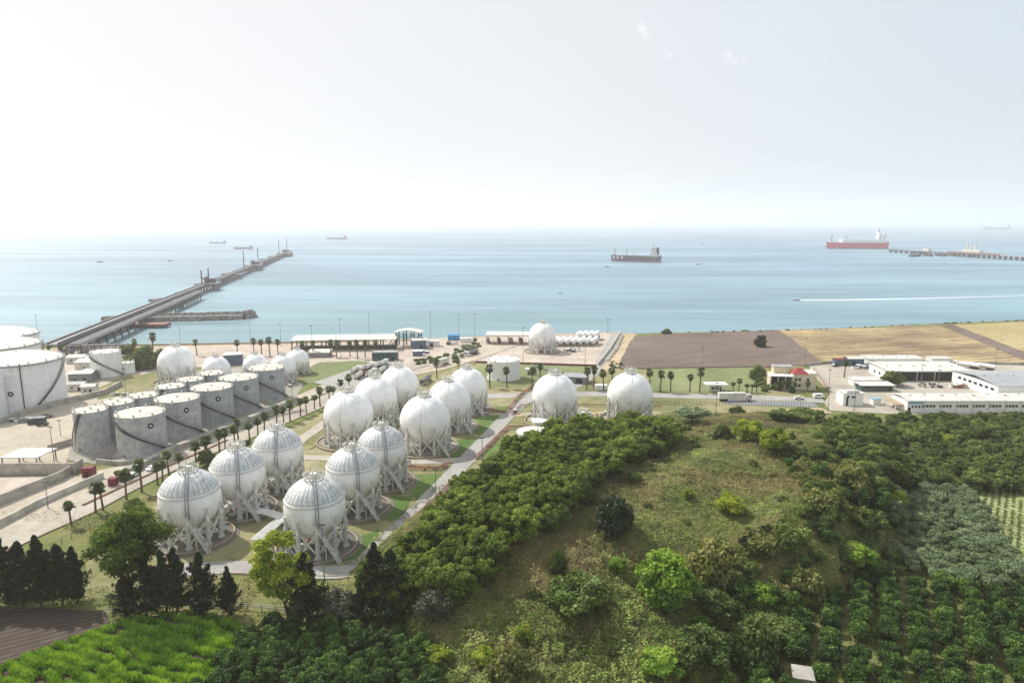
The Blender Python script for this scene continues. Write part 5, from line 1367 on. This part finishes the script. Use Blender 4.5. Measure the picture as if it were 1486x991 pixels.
GRYC = [crown_mesh('crown', 'l_grey', -.2, 4, 2.6, 24, 3500, .16, 175+k, .34, airy=1) for k in range(2)]
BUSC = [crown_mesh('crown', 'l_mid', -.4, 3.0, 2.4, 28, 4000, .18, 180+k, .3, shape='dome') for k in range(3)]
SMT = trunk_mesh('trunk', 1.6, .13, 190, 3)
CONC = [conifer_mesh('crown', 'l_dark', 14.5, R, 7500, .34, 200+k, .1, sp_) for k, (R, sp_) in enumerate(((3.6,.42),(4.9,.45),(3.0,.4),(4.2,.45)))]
CONT = trunk_mesh('trunk', 11, .3, 220, 0)
# --- wood on the left flank of the mound
WP = [(528,842),(566,806),(612,756),(668,698),(726,660),(780,632),(850,614),(930,608),(978,616),(980,634),(922,656),(866,684),(834,722),(788,758),(738,790),(718,828),(660,862),(600,868),(556,884)]
WW = [GH(x, y, 4.2) for x, y in WP]
pts = scatter(WW, 3.75, 295, 5)
for i, (x, y) in enumerate(pts):
    s = rnd.uniform(.95, 1.45); d = float(poly_dist(x, y))
    place('woodland_tree', [('crown', WOODC[rnd.randrange(5)]), ('trunk', WOODT[i % 2])], x, y, th(x, y)-.2, rnd.uniform(0, 6.28), s, 'bright green tree in the dense wood between plant road and mound', 'tree', 'trees of the dense wood on the slope')
# --- thicket at the upper right
TP = [(1195,612),(1300,605),(1486,603),(1640,600),(1660,700),(1486,699),(1405,696),(1330,690),(1290,680),(1255,662),(1215,640)]
pts = scatter([GH(x, y, 4) for x, y in TP], 4.3, 290, 6)
for i, (x, y) in enumerate(pts):
    s = rnd.uniform(.85, 1.4)
    place('thicket_tree', [('crown', MIDC[i % 4]), ('trunk', SMT)], x, y, th(x, y)-.2, rnd.uniform(0, 6.28), s, 'dark green tree in the thicket before the warehouses', 'tree', 'trees of the thicket before the warehouses')
for k, (px, py, s, lab) in enumerate(((1420,668,1.5,'tall creeper-hung tree at the thicket corner'),(1370,650,1.2,'yellowish bushy tree in the thicket'))):
    x, y = GH(px, py, 0); place('thicket_tree', [('crown', (MIDC, YELC)[k][0]), ('trunk', SMT)], x, y, 0, 0, s, lab, 'tree')
# --- olives
OP = [(1300,708),(1345,704),(1405,708),(1432,752),(1470,800),(1500,832),(1440,848),(1380,842),(1310,812),(1292,765)]
pts = scatter([GH(x, y, 2.5) for x, y in OP], 2.55, 230, 8)
for i, (x, y) in enumerate(pts):
    place('olive_tree', [('crown', OLIC[i % 4]), ('trunk', SMT)], x, y, th(x, y)-.1, rnd.uniform(0, 6.28), rnd.uniform(.85, 1.25), 'silvery grey-green olive tree in the olive grove', 'olive tree', 'olive trees of the grove')
# --- citrus orchards
def orchard(PX, ang, dx, dy, seed, label, group, nmax, smin=1.05, smax=1.4, skip=.04, meshes=CITC):
    P = [GH(*p, 2.0) for p in PX]; r = random.Random(seed); c = sum(p[0] for p in P)/len(P), sum(p[1] for p in P)/len(P)
    ca, sa = math.cos(ang), math.sin(ang); n = 0; L = []
    for i in range(-60, 61):
        for j in range(-60, 61):
            u, v = i*dx+r.uniform(-.4, .4), j*dy+r.uniform(-.45, .45); x, y = c[0]+u*ca-v*sa, c[1]+u*sa+v*ca
            if in_poly(x, y, P) and r.random() > skip: L.append((x, y))
    L.sort(key=lambda p: p[1])
    for x, y in L[:nmax]:
        if math.hypot(x-g[0], y-g[1]) < 4.2: continue
        place('orchard_tree', [('crown', meshes[n % len(meshes)]), ('trunk', SMT)], x, y, th(x, y)-.1, r.uniform(0, 6.28), r.uniform(smin, smax), label, 'fruit tree', group); n += 1
    return n
n1 = orchard([(1060,1060),(1090,960),(1140,905),(1200,860),(1290,832),(1390,848),(1500,850),(1600,860),(1700,1060)], -.49, 5.2, 4.3, 3, 'dark green fruit tree in the rows below the olive grove', 'fruit trees in the right orchard', 290, 1.18, 1.5, .04)
n2 = orchard([(215,1060),(300,985),(345,935),(380,905),(450,895),(520,905),(600,915),(635,950),(620,1060)], .3, 3.9, 3.5, 4, 'dark green fruit tree in the small orchard beside the bright crop', 'fruit trees in the near left orchard', 120, 1.1, 1.5)
print('orchards', n1, n2)
# --- single bushes and trees on the mound: px base, metres wide, kind, label
BS = [(888,774,8.6,8.8,'dark','dense dark round tree standing alone on the mound'),
 (966,880,11,11,'yelmid','big rounded tree with sunlit yellow-green left side'),
 (838,898,11.5,8.5,'green','broad green tree on the lower front slope'),
 (795,770,5.2,5.2,'green','small round green tree at the wood corner'),
 (838,722,5.6,6.4,'green','upright green tree against the wood edge'),
 (857,728,3.6,3.4,'darkb','small dark bush between wood and lone dark tree'),
 (811,832,3.2,6.0,'darkb','narrow dark bush above the broad green tree'),
 (920,698,3.2,2.4,'green','low green bush on the brown plateau'),
 (998,722,2.6,2.4,'yel','tiny yellow-green bush in the plateau middle'),
 (1058,745,6.5,5.0,'yel','pale yellow-green bush right of the plateau middle'),
 (1148,800,7.2,7.4,'green','round green tree on the shaded right slope'),
 (1050,638,6.5,5.6,'darkb','dark bush at the rear plateau edge'),
 (1086,640,8.6,7.2,'yel','yellow bush at the rear plateau edge beside the dark one'),
 (1120,654,8.4,7.0,'yel','second yellow bush, slightly nearer, on the plateau rear'),
 (1148,664,6.5,4.6,'darkb','dark bush in front of the yellow pair'),
 (1178,672,7,4.8,'green','green bush at the rear right shoulder'),
 (1004,612,12,5.5,'olive','grey-green spreading bush behind the mound'),
 (1070,600,6,3.6,'darkb','dark shrub by the fence post behind the mound'),
 (1170,612,12,5.4,'green','row bush left of the utility pole'),
 (1135,612,10,5.0,'green','row bush behind the yellow pair'),
 (1040,838,10,8,'scrub','large brown creeper mound at the plateau corner'),
 (1100,795,8,5,'scrub','brown bush on the upper right slope'),
 (1200,740,9,6,'scrub','olive brown bush halfway along the right shoulder'),
 (1230,705,9,5.6,'scrub','brown bush at the far right shoulder'),
 (1190,700,7,4,'scrub','low brown bush on the far shoulder top'),
 (1258,775,8,6,'green','green bush at the foot of the mound beside the olives'),
 (1300,740,5,6,'yel','yellow-green sapling at the olive grove corner'),
 (1240,820,8,5,'yelmid','sunlit bush on the ridge of the lower right slope'),
 (1165,845,8,5,'scrub','brown bush on the shaded lower slope'),
 (1040,900,8,6,'green','green bush at the foot of the shaded hollow'),
 (1100,880,7,5,'yelmid','sunlit bush in the middle of the shaded hollow'),
 (1130,935,8,5,'green','bush between hollow and orchard'),
 (1085,960,11,9,'darkb','tall dark bush in front of the hollow'),
 (1020,965,9,6.5,'green','green bush left of the tall dark one'),
 (960,975,7,3.6,'yelmid','low sunlit bush near the bottom edge'),
 (740,985,7,6,'scrub','tangled dark scrub near the bottom edge'),
 (628,905,7,7,'grey','grey leafless bush below the wood'),
 (650,880,6,4,'green','low green bush below the wood'),
 (700,960,4,2.5,'yel','tiny yellow bush low on the front slope'),
 (636,960,5,3,'yel','small yellow-green bush left of the front slope'),
 (760,925,3.4,2.6,'yel','tiny yellow bush left of the broad green tree'),
 (895,830,3.5,3,'yelmid','small yellow bush left of the big sunlit tree'),
 (196,748,4.6,5.2,'green','round dark green bush between the near palms'),
 (178,697,4.4,3.6,'green','dark hedge bush beside the parked cars'),
 (300,676,5.5,5.5,'green','dark green tree behind the first capped sphere'),
 (490,903,9,7,'grey','grey twiggy bush right of the pointed conifer'),
 (1104,503,8.5,7.6,'dark','lone dark tree in the ploughed field'),
 (967,484,7,4,'darkb','dark bush at the shore edge of the field'),
 (1296,560,10,7.5,'green','round green tree before the open warehouse'),
 (209,535,17,13,'darkb','large dark round tree left of the large far sphere'),
 (238,527,11,9,'darkb','dark round tree directly left of the large far sphere'),
 (184,517,10,7,'green','round green tree behind the stair tank'),
 (1128,566,5,5,'darkb','dark hedge bush at the villa drive'),
 (1100,545,7,6,'darkb','dark bush at the lawn corner by the villa'),
 (1150,570,3,4,'darkb','small clipped bush before the villa'),
 (680,512,9,5.5,'olive','grey-green hedge tree beside the shore road')]
KM = {'dark': DRKC, 'yelmid': YELC, 'green': MIDC, 'darkb': BUSC, 'yel': YELC, 'scrub': SCRC, 'olive': OLIC, 'grey': GRYC}
KR = {'dark': (3.6,6.5), 'yelmid': (3.0,5.2), 'green': (3.0,5.2), 'darkb': (2.3,3.0), 'yel': (3.0,5.2), 'scrub': (2.2,2.6), 'olive': (2.0,4.0), 'grey': (2.6,4.0)}
BM = {'darkb': 'bush', 'scrub': 'bush', 'grey': 'bush'}
for i, (px, py, wd, ht, k, lab) in enumerate(BS):
    x, y = GH(px, py); me = YELC[0] if k == 'yel' else YELC[1] if k == 'yelmid' else KM[k][i % len(KM[k])]; R, hh = KR[k]
    nm = 'bush' if (' bush' in lab or 'scrub' in lab or 'shrub' in lab or 'mound' in lab) else 'broadleaf_tree'
    place(nm, [('crown', me), ('trunk', SMT)], x, y, th(x, y)-.25, i*1.3, wd/2/R*1.25, lab, 'bush' if nm == 'bush' else 'tree', None, ht/hh*1.12)
# a finer, denser crown for the big sunlit tree and the broad green one
# --- bushes that cover the right flank and hollow
def bushes(PX, dmin, nmax, seed, meshes, smin, smax, label, group, up=1.0, name='slope_bush'):
    for i, (x, y) in enumerate(scatter([GH(*p, up) for p in PX], dmin, nmax, seed)):
        s = rnd.uniform(smin, smax); place(name, [('crown', meshes[i % len(meshes)])], x, y, th(x, y)-.3, rnd.uniform(0, 6.28), s, label, 'bush', group, s*rnd.uniform(.6, 1.15))
bushes([(1130,665),(1215,650),(1285,700),(1300,790),(1300,830),(1190,860),(1120,900),(1010,900),(1000,850),(1060,790),(1150,760),(1180,720)], 3.5, 200, 31, SCRC[:2]+BUSC+CITC[:3], .8, 1.8, 'tangled brown-green bush on the steep shaded flank of the mound', 'bushes on the steep right flank')  # dark citrus crowns mixed in, their colour deepens the hollow's shade
bushes([(960,1060),(965,940),(1010,905),(1120,925),(1120,1060)], 4.2, 34, 32, BUSC+CITC, .6, 1.1, 'green bush below the shaded hollow', 'bushes below the shaded hollow')
bushes([(300,1060),(450,935),(600,930),(660,990),(700,1060)], 5, 30, 33, BUSC, .6, 1.0, 'dark bush among the fruit trees beside the bright crop', 'bushes among the near left fruit trees')
bushes([(880,620),(1190,612),(1200,640),(990,650)], 4.5, 45, 34, BUSC+SCRC, .4, .9, 'low shrub along the rear edge of the mound', 'shrubs along the rear edge')
bushes([(860,690),(1000,660),(1180,680),(1150,740),(1040,790),(930,760),(870,740)], 6.5, 60, 35, SCRC, .3, .7, 'low brown scrub clump on the flat top', 'scrub clumps on the flat top')
bushes([(655,860),(800,800),(860,830),(960,930),(900,1000),(720,1000),(640,960)], 5.2, 80, 36, SCRC+[BUSC[0]], .3, .8, 'low scrub clump on the front slope', 'scrub clumps on the front slope')
bushes([(640,520),(690,497),(700,505),(655,531),(620,530)], 3.8, 30, 37, [BUSC[0], OLIC[0]], .7, 1.1, 'grey-green hedge shrub beside the shore road', 'hedge shrubs beside the shore road', 0)
bushes([(602,522),(628,520),(626,528),(604,530)], 3.2, 14, 38, BUSC, .6, .9, 'clipped shrub below the small grey shed', 'clipped shrubs below the small grey shed', 0)
bushes([(1090,548),(1104,546),(1122,567),(1108,569)], 3.2, 14, 39, BUSC, .6, 1.0, 'dark shrub in the hedge along the villa drive', 'hedge along the villa drive', 0)
bushes([(886,524),(902,528),(904,536),(888,536)], 3.0, 8, 40, BUSC, .5, .8, 'dark shrub at the end of the sandy track', 'shrubs at the sandy track', 0)
for i in range(70):                                   # low shrubs on the beach edge of the fields
    x = rnd.uniform(75, 500); y = coast_y(x)-rnd.uniform(1, 6)
    place('shore_shrub', [('crown', BUSC[i % 3])], x, y, -.4, rnd.uniform(0, 6), rnd.uniform(.3, .8), 'low dark shrub on the shore edge of the fields', 'bush', 'shrubs on the shore edge', rnd.uniform(.25, .6))
# --- conifers, eucalyptus, yellow airy tree
for i, (px, py, h, k, lab) in enumerate(((-30,882,15,1,'dark broad conifer at the left edge of the frame'),(10,876,15.5,1,'dark conifer at the left end of the row'),(36,878,15,3,'dark conifer second from the left end'),(62,880,16.5,0,'tall spired conifer beside the pale road'),
        (90,880,14.5,3,'dark conifer in the middle of the left clump'),(112,876,13.5,0,'small dark conifer at the clump right end'),(214,892,14.5,3,'dark conifer under the eucalyptus'),(182,894,10,1,'low broad conifer under the eucalyptus left side'),
        (240,893,15,2,'narrow dark conifer right of the eucalyptus'),(258,890,15,0,'dark conifer before the first capped sphere'),(294,893,14.5,3,'dark conifer below the sphere bottom piping'),(334,893,11.5,2,'small isolated conifer right of the row'),
        (446,910,16.5,1,'pointed dark conifer right of the yellow-green tree'),(546,905,18,0,'tall dark conifer at the road bend, left one'),(568,912,17.5,3,'tall dark conifer at the road bend, right one'),(523,908,10,2,'short dark conifer beside the pair at the bend'))):
    x, y = G(px, py); s = h/14.5
    place('conifer', [('crown', CONC[k]), ('trunk', CONT)], x, y, -.2, i*1.7, s*.98, lab, 'conifer', 'dark conifers along the near fence')
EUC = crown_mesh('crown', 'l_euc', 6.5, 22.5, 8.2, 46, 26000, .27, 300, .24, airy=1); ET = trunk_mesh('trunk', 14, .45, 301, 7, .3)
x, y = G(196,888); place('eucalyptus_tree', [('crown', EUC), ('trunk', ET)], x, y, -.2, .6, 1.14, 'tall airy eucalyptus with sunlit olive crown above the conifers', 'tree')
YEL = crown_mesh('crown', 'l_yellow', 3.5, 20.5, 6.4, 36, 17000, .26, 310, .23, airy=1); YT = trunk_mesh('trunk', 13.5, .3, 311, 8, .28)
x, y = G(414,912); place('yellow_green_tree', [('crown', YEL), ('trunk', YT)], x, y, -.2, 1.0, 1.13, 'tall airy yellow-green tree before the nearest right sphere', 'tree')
# --- palms
PALM = [palm_parts(6.6, 400+k) for k in range(4)]
def palm(px, py, h, label, group=None, pos=None):
    x, y = pos or G(px, py); k = rnd.randrange(4); tr, cr, sk = PALM[k]; s = h/6.6
    o = place('palm_tree', [('trunk', tr), ('crown', cr), ('dry_skirt', sk)], x, y, .15, rnd.uniform(0, 6), max(.85, s**.5)*1.08, label, 'palm tree', group, s)
    o.rotation_euler[0] = rnd.uniform(-.05, .05); o.rotation_euler[1] = rnd.uniform(-.05, .05); return o
a = Vector(G(103,763)); b = Vector(G(505,572)); d = (b-a); n = 27
for i in range(n):
    u = (i+.35*rnd.uniform(-1, 1))/(n-1); u = max(0, u)
    if i in (1,): continue
    p = a+d*u; palm(0, 0, rnd.uniform(5.4, 8.8), 'palm in the long row lining the main road', 'palms lining the main road', (p.x, p.y))
for px, py in ((139,744),(346,640),(300,668),(246,690)): palm(px, py, 7.2, 'palm in the long row lining the main road', 'palms lining the main road')
for px, py, h, lab in ((222,519,13,'tall palm above the dark round trees'),(197,517,9,'palm between the round trees'),(286,516,8.5,'palm right of the large far sphere'),(345,517,8.5,'palm alone before the shore strip'),(369,516,9,'first palm of the shore group of four'),(380,516,8.5,'second palm of the shore group of four'),(392,517,10,'third, tallest palm of the shore group of four'),(404,516,8.5,'fourth palm of the shore group of four'),
        (439,517,8,'palm at the left end of the loading shed'),(455,517,8,'second palm at the loading shed'),(480,518,9,'leaning palm pair left member at the loading shed'),(488,518,9,'leaning palm pair right member at the loading shed'),(508,518,8,'palm before the loading shed middle'),(519,520,9.5,'tall palm before the loading shed middle'),(530,519,9,'palm right of the loading shed middle'),(546,517,8.5,'palm at the right end of the loading shed'),
        (634,549,9,'palm between tanker lorry and sphere'),(665,540,6,'short palm by the sloping road'),(711,563,10,'palm before the white lawn tank, left'),(736,563,9,'palm before the white lawn tank, right'),(772,563,9,'palm left of the front single sphere'),(783,556,9,'palm behind the front single sphere'),
        (851,565,9.5,'palm right of the front single sphere, leftmost'),(862,565,10,'palm right of the front single sphere, tallest'),(876,566,8.5,'palm between the two single spheres'),(889,560,8,'bushy palm touching the right single sphere'),(943,566,9,'palm touching the right single sphere on its right'),(958,569,9,'second palm in the lawn row'),(973,569,8.5,'third palm in the lawn row'),(1001,569,7.5,'shorter palm in the lawn row'),(1015,569,10.5,'tallest palm in the lawn row'),
        (1064,569,4,'low bushy palm right of the kiosk'),(1072,569,5.5,'bushy palm right of the kiosk'),(1084,570,3.6,'small palm at the hedge left'),(1091,570,3.6,'small palm at the hedge middle'),(1098,570,3.6,'small palm at the hedge right'),(1225,548,8,'palm in the warehouse yard'),(1137,569,5,'palm before the villa left corner'),(1153,569,4.5,'palm before the villa middle'),(1171,569,4.5,'palm before the villa right corner')):
    palm(px, py, h, lab)
# --- undergrowth of the mound: leaf sprays in clumps over the whole surface
r = np.random.default_rng(77)
lo = FA.min(0)-12; hi = FA.max(0)+10
n = 1150000
px_ = r.uniform(lo[0], hi[0], n); py_ = r.uniform(lo[1], hi[1], n)
dist = poly_dist(px_, py_)
def vnoise(x, y, s, seed):
    g = np.random.default_rng(seed).random((256, 256)); x = x/s; y = y/s; xi = np.floor(x).astype(int); yi = np.floor(y).astype(int); fx = x-xi; fy = y-yi
    fx = fx*fx*(3-2*fx); fy = fy*fy*(3-2*fy); g_ = lambda i, j: g[i % 256, j % 256]
    return (g_(xi, yi)*(1-fx)+g_(xi+1, yi)*fx)*(1-fy)+(g_(xi, yi+1)*(1-fx)+g_(xi+1, yi+1)*fx)*fy
dens = vnoise(px_, py_, 3.0, 1)*.5+vnoise(px_, py_, 1.1, 2)*.5
# sample more thickly where the camera is near
near = np.clip(1.35-(py_-95)/230, .35, 1)
keep = (dist+vnoise(px_, py_, 6, 9)*10-6 > -2) & (r.random(n) < (.25+dens*1.0)*near)
px_, py_, dist, dens = px_[keep], py_[keep], dist[keep], dens[keep]
clump = vnoise(px_, py_, 2.2, 3)*.55+vnoise(px_, py_, .9, 4)*.45
lush = smooth((150-py_)/45+.3*(vnoise(px_, py_, 12, 6)-.5))
hgt = (smooth((clump-.35)/.4)*.9+clump*.3)*(.75+.9*lush)*r.uniform(.1, 1, len(px_))
bare = smooth((vnoise(px_, py_, 9, 12)-.62)*6)
hgt *= (1-.45*bare)
P = np.stack([px_, py_, TH(px_, py_)+hgt], 1)
V, F = leaves(P, np.tile([0., 0., 1.], (len(P), 1)), .19*(1+.25*lush), r, .6, .4)
att = np.clip(.1+.5*clump+.35*(vnoise(px_, py_, 14, 5)-.5)+.25*(vnoise(px_, py_, 4, 15)-.5)+r.normal(0, .07, len(P))+.3*hgt, 0, 1)
def under_mat():
    m, nt, out = newmat('undergrowth_leaves')
    at = nt.nodes.new('ShaderNodeAttribute'); at.attribute_name = 'v'; v = coords(nt, True)
    hue = mathn(nt, 'ADD', mathn(nt, 'MULTIPLY', noise(nt, v, .055, 4, .6), .75), mathn(nt, 'MULTIPLY', noise(nt, v, .4, 4, .7), .25))
    g = ramp(nt, [(.1, lin('#2c381b')), (.5, lin('#70823f')), (.9, lin('#98a657'))], at.outputs['Fac'])
    b = ramp(nt, [(.1, lin('#443c2a')), (.5, lin('#81754e')), (.9, lin('#a2956a'))], at.outputs['Fac'])
    geo = nt.nodes.new('ShaderNodeNewGeometry'); sx = nt.nodes.new('ShaderNodeSeparateXYZ'); nt.links.new(geo.outputs['Position'], sx.inputs[0])
    bias = mathn(nt, 'MULTIPLY', mathn(nt, 'DIVIDE', mathn(nt, 'SUBTRACT', sx.outputs['Y'], 118.0), 50.0, True), .13)
    vd = nt.nodes.new('ShaderNodeVectorMath'); vd.operation = 'DISTANCE'; nt.links.new(geo.outputs['Position'], vd.inputs[0]); qx, qy = GH(775, 800); vd.inputs[1].default_value = (qx, qy, th(qx, qy))
    patch = mathn(nt, 'MULTIPLY', mathn(nt, 'SUBTRACT', 1.0, mathn(nt, 'DIVIDE', vd.outputs['Value'], 17.0), True), .35)
    f = ramp(nt, [(.53, (0,)*3), (.70, (1,)*3)], mathn(nt, 'ADD', mathn(nt, 'ADD', hue, bias), patch))
    c = mixc(nt, f, g, b)
    d = nt.nodes.new('ShaderNodeBsdfPrincipled'); d.inputs['Roughness'].default_value = .75; d.inputs['Specular IOR Level'].default_value = .15
    nt.links.new(c, d.inputs['Base Color']); nt.links.new(d.outputs[0], out.inputs[0]); return m
M['under'] = under_mat()
tag(mk('undergrowth', np_mesh('undergrowth', V, F, 'under', att)), 'brown and green creepers and dry weeds covering the mound', kind='stuff')
# --- bright crop and near fields at the lower left
CP = [(-60,1000),(0,972),(90,935),(180,905),(228,893),(285,890),(345,905),(374,922),(382,946),(350,965),(300,990),(255,1060),(-60,1060)]
CW = [G(*p) for p in CP]
surf('field', 'tilled', [(-200,885),(0,880),(150,888),(160,905),(60,952),(-60,1000),(-200,1060)], .08, 'dark tilled field at the lower left', (4, .4, 13))
sheet('crop_soil', ragged(CW, 4, .5, 14), .10, 'tilled', None, world=True)
xs_ = np.array([p[0] for p in CW]); ys_ = np.array([p[1] for p in CW])
n = 150000; X_ = r.uniform(xs_.min(), xs_.max(), n); Y_ = r.uniform(ys_.min(), ys_.max(), n)
ins = np.zeros(n, bool)
for i in range(len(CW)):
    (ax, ay), (bx, by) = CW[i], CW[(i+1) % len(CW)]
    ins ^= ((ay > Y_) != (by > Y_)) & (X_ < (bx-ax)*(Y_-ay)/(by-ay+1e-12)+ax)
X_, Y_ = X_[ins], Y_[ins]
gap = vnoise(X_*.8+Y_*.6, Y_*.8-X_*.6, 1.6, 21)*.5+vnoise((X_*.9-Y_*.35)*.35, (Y_*.9+X_*.35), 1.5, 22)*.5
rowm = .5+.5*np.sin((X_*.42+Y_*.9)*2*PI/2.6+vnoise(X_, Y_, 7, 24)*6); gap = gap*.75+.25*rowm; kp = gap > .36; X_, Y_, gap = X_[kp], Y_[kp], gap[kp]; m_ = len(X_)
hh = (.35+1.5*gap)*r.uniform(.5, 1.15, m_); az = r.uniform(0, 6.283, m_); wdt = r.uniform(.07, .15, m_); lean = r.uniform(.1, .45, m_)
T = np.stack([np.cos(az), np.sin(az), az*0], 1); S = np.stack([-np.sin(az), np.cos(az), az*0], 1)
B0 = np.stack([X_, Y_, np.full(m_, .1)], 1)
md = B0+T*(lean*hh*.4)[:, None]+np.array([0, 0, 1])*(hh*.65)[:, None]; tp = B0+T*(lean*hh*1.1)[:, None]+np.array([0, 0, 1])*hh[:, None]
V = np.stack([B0, md+S*wdt[:, None], tp, md-S*wdt[:, None]], 1).reshape(-1, 3); F = np.arange(4*m_).reshape(m_, 4)
tag(mk('crop_plants', np_mesh('crop_plants', V, F, 'l_crop', np.clip(gap*1.1-.05+r.normal(0, .2, m_), 0, 1))), 'bright green crop growing in rows beside the tilled field', kind='stuff')
# --- vegetable rows at the right edge
VP = [(1403,704),(1486,706),(1640,706),(1700,860),(1500,828),(1462,790),(1430,745)]
VW = [G(*p) for p in VP]; sheet('field', ragged(VW, 5, .4, 15), .07, 'veggrid', 'pale field of vegetable rows at the right edge', world=True)
r2 = random.Random(9); Pv = []
ca, sa = math.cos(-.65), math.sin(-.65)
for i in range(-50, 50):
    for j in range(-60, 60):
        u, v_ = i*1.7, j*1.0+r2.uniform(-.2, .2); x = VW[3][0]*.0+150+u*ca-v_*sa; y = 190+u*sa+v_*ca
        if in_poly(x, y, VW) and r2.random() > .12: Pv.append((x, y))
Pv = np.array(Pv); k = 16; P = np.repeat(Pv, k, 0)+r.normal(0, .26, (len(Pv)*k, 2)); z = r.uniform(.1, .5, len(P))
V, F = leaves(np.column_stack([P, z]), np.tile([0., 0., 1.], (len(P), 1)), .2, r)
tag(mk('vegetable_rows', np_mesh('vegetable_rows', V, F, 'l_mid', r.uniform(.3, 1, len(P)))), 'low green vegetable plants in rows', kind='stuff')
# rough grass on open ground near the camera and around the plant
n = 240000; X_ = r.uniform(-150, 170, n); Y_ = r.uniform(85, 185, n)
d_ = poly_dist(X_, Y_); inC = np.zeros(n, bool)
for PW in (CW, [G(*p) for p in [(-200,880),(150,886),(160,905),(60,952),(-60,1000),(-200,1060)]], [G(*p) for p in [(-400,900),(-200,700),(120,775),(330,660),(700,660),(560,822),(520,842),(340,836),(160,850)]]):
    q = np.zeros(n, bool)
    for i in range(len(PW)):
        (ax, ay), (bx, by) = PW[i], PW[(i+1) % len(PW)]; q ^= ((ay > Y_) != (by > Y_)) & (X_ < (bx-ax)*(Y_-ay)/(by-ay+1e-12)+ax)
    inC |= q
kp = (~inC) & (d_ < 0) & (vnoise(X_, Y_, 5, 31) > .35); X_, Y_ = X_[kp], Y_[kp]
V, F = leaves(np.column_stack([X_, Y_, TH(X_, Y_)+r.uniform(0, .3, len(X_))]), np.tile([0., 0., 1.], (len(X_), 1)), .2, r)
tag(mk('rough_grass', np_mesh('rough_grass', V, F, 'under', r.uniform(.2, 1, len(X_)))), 'rough grass around the foot of the mound', kind='stuff')
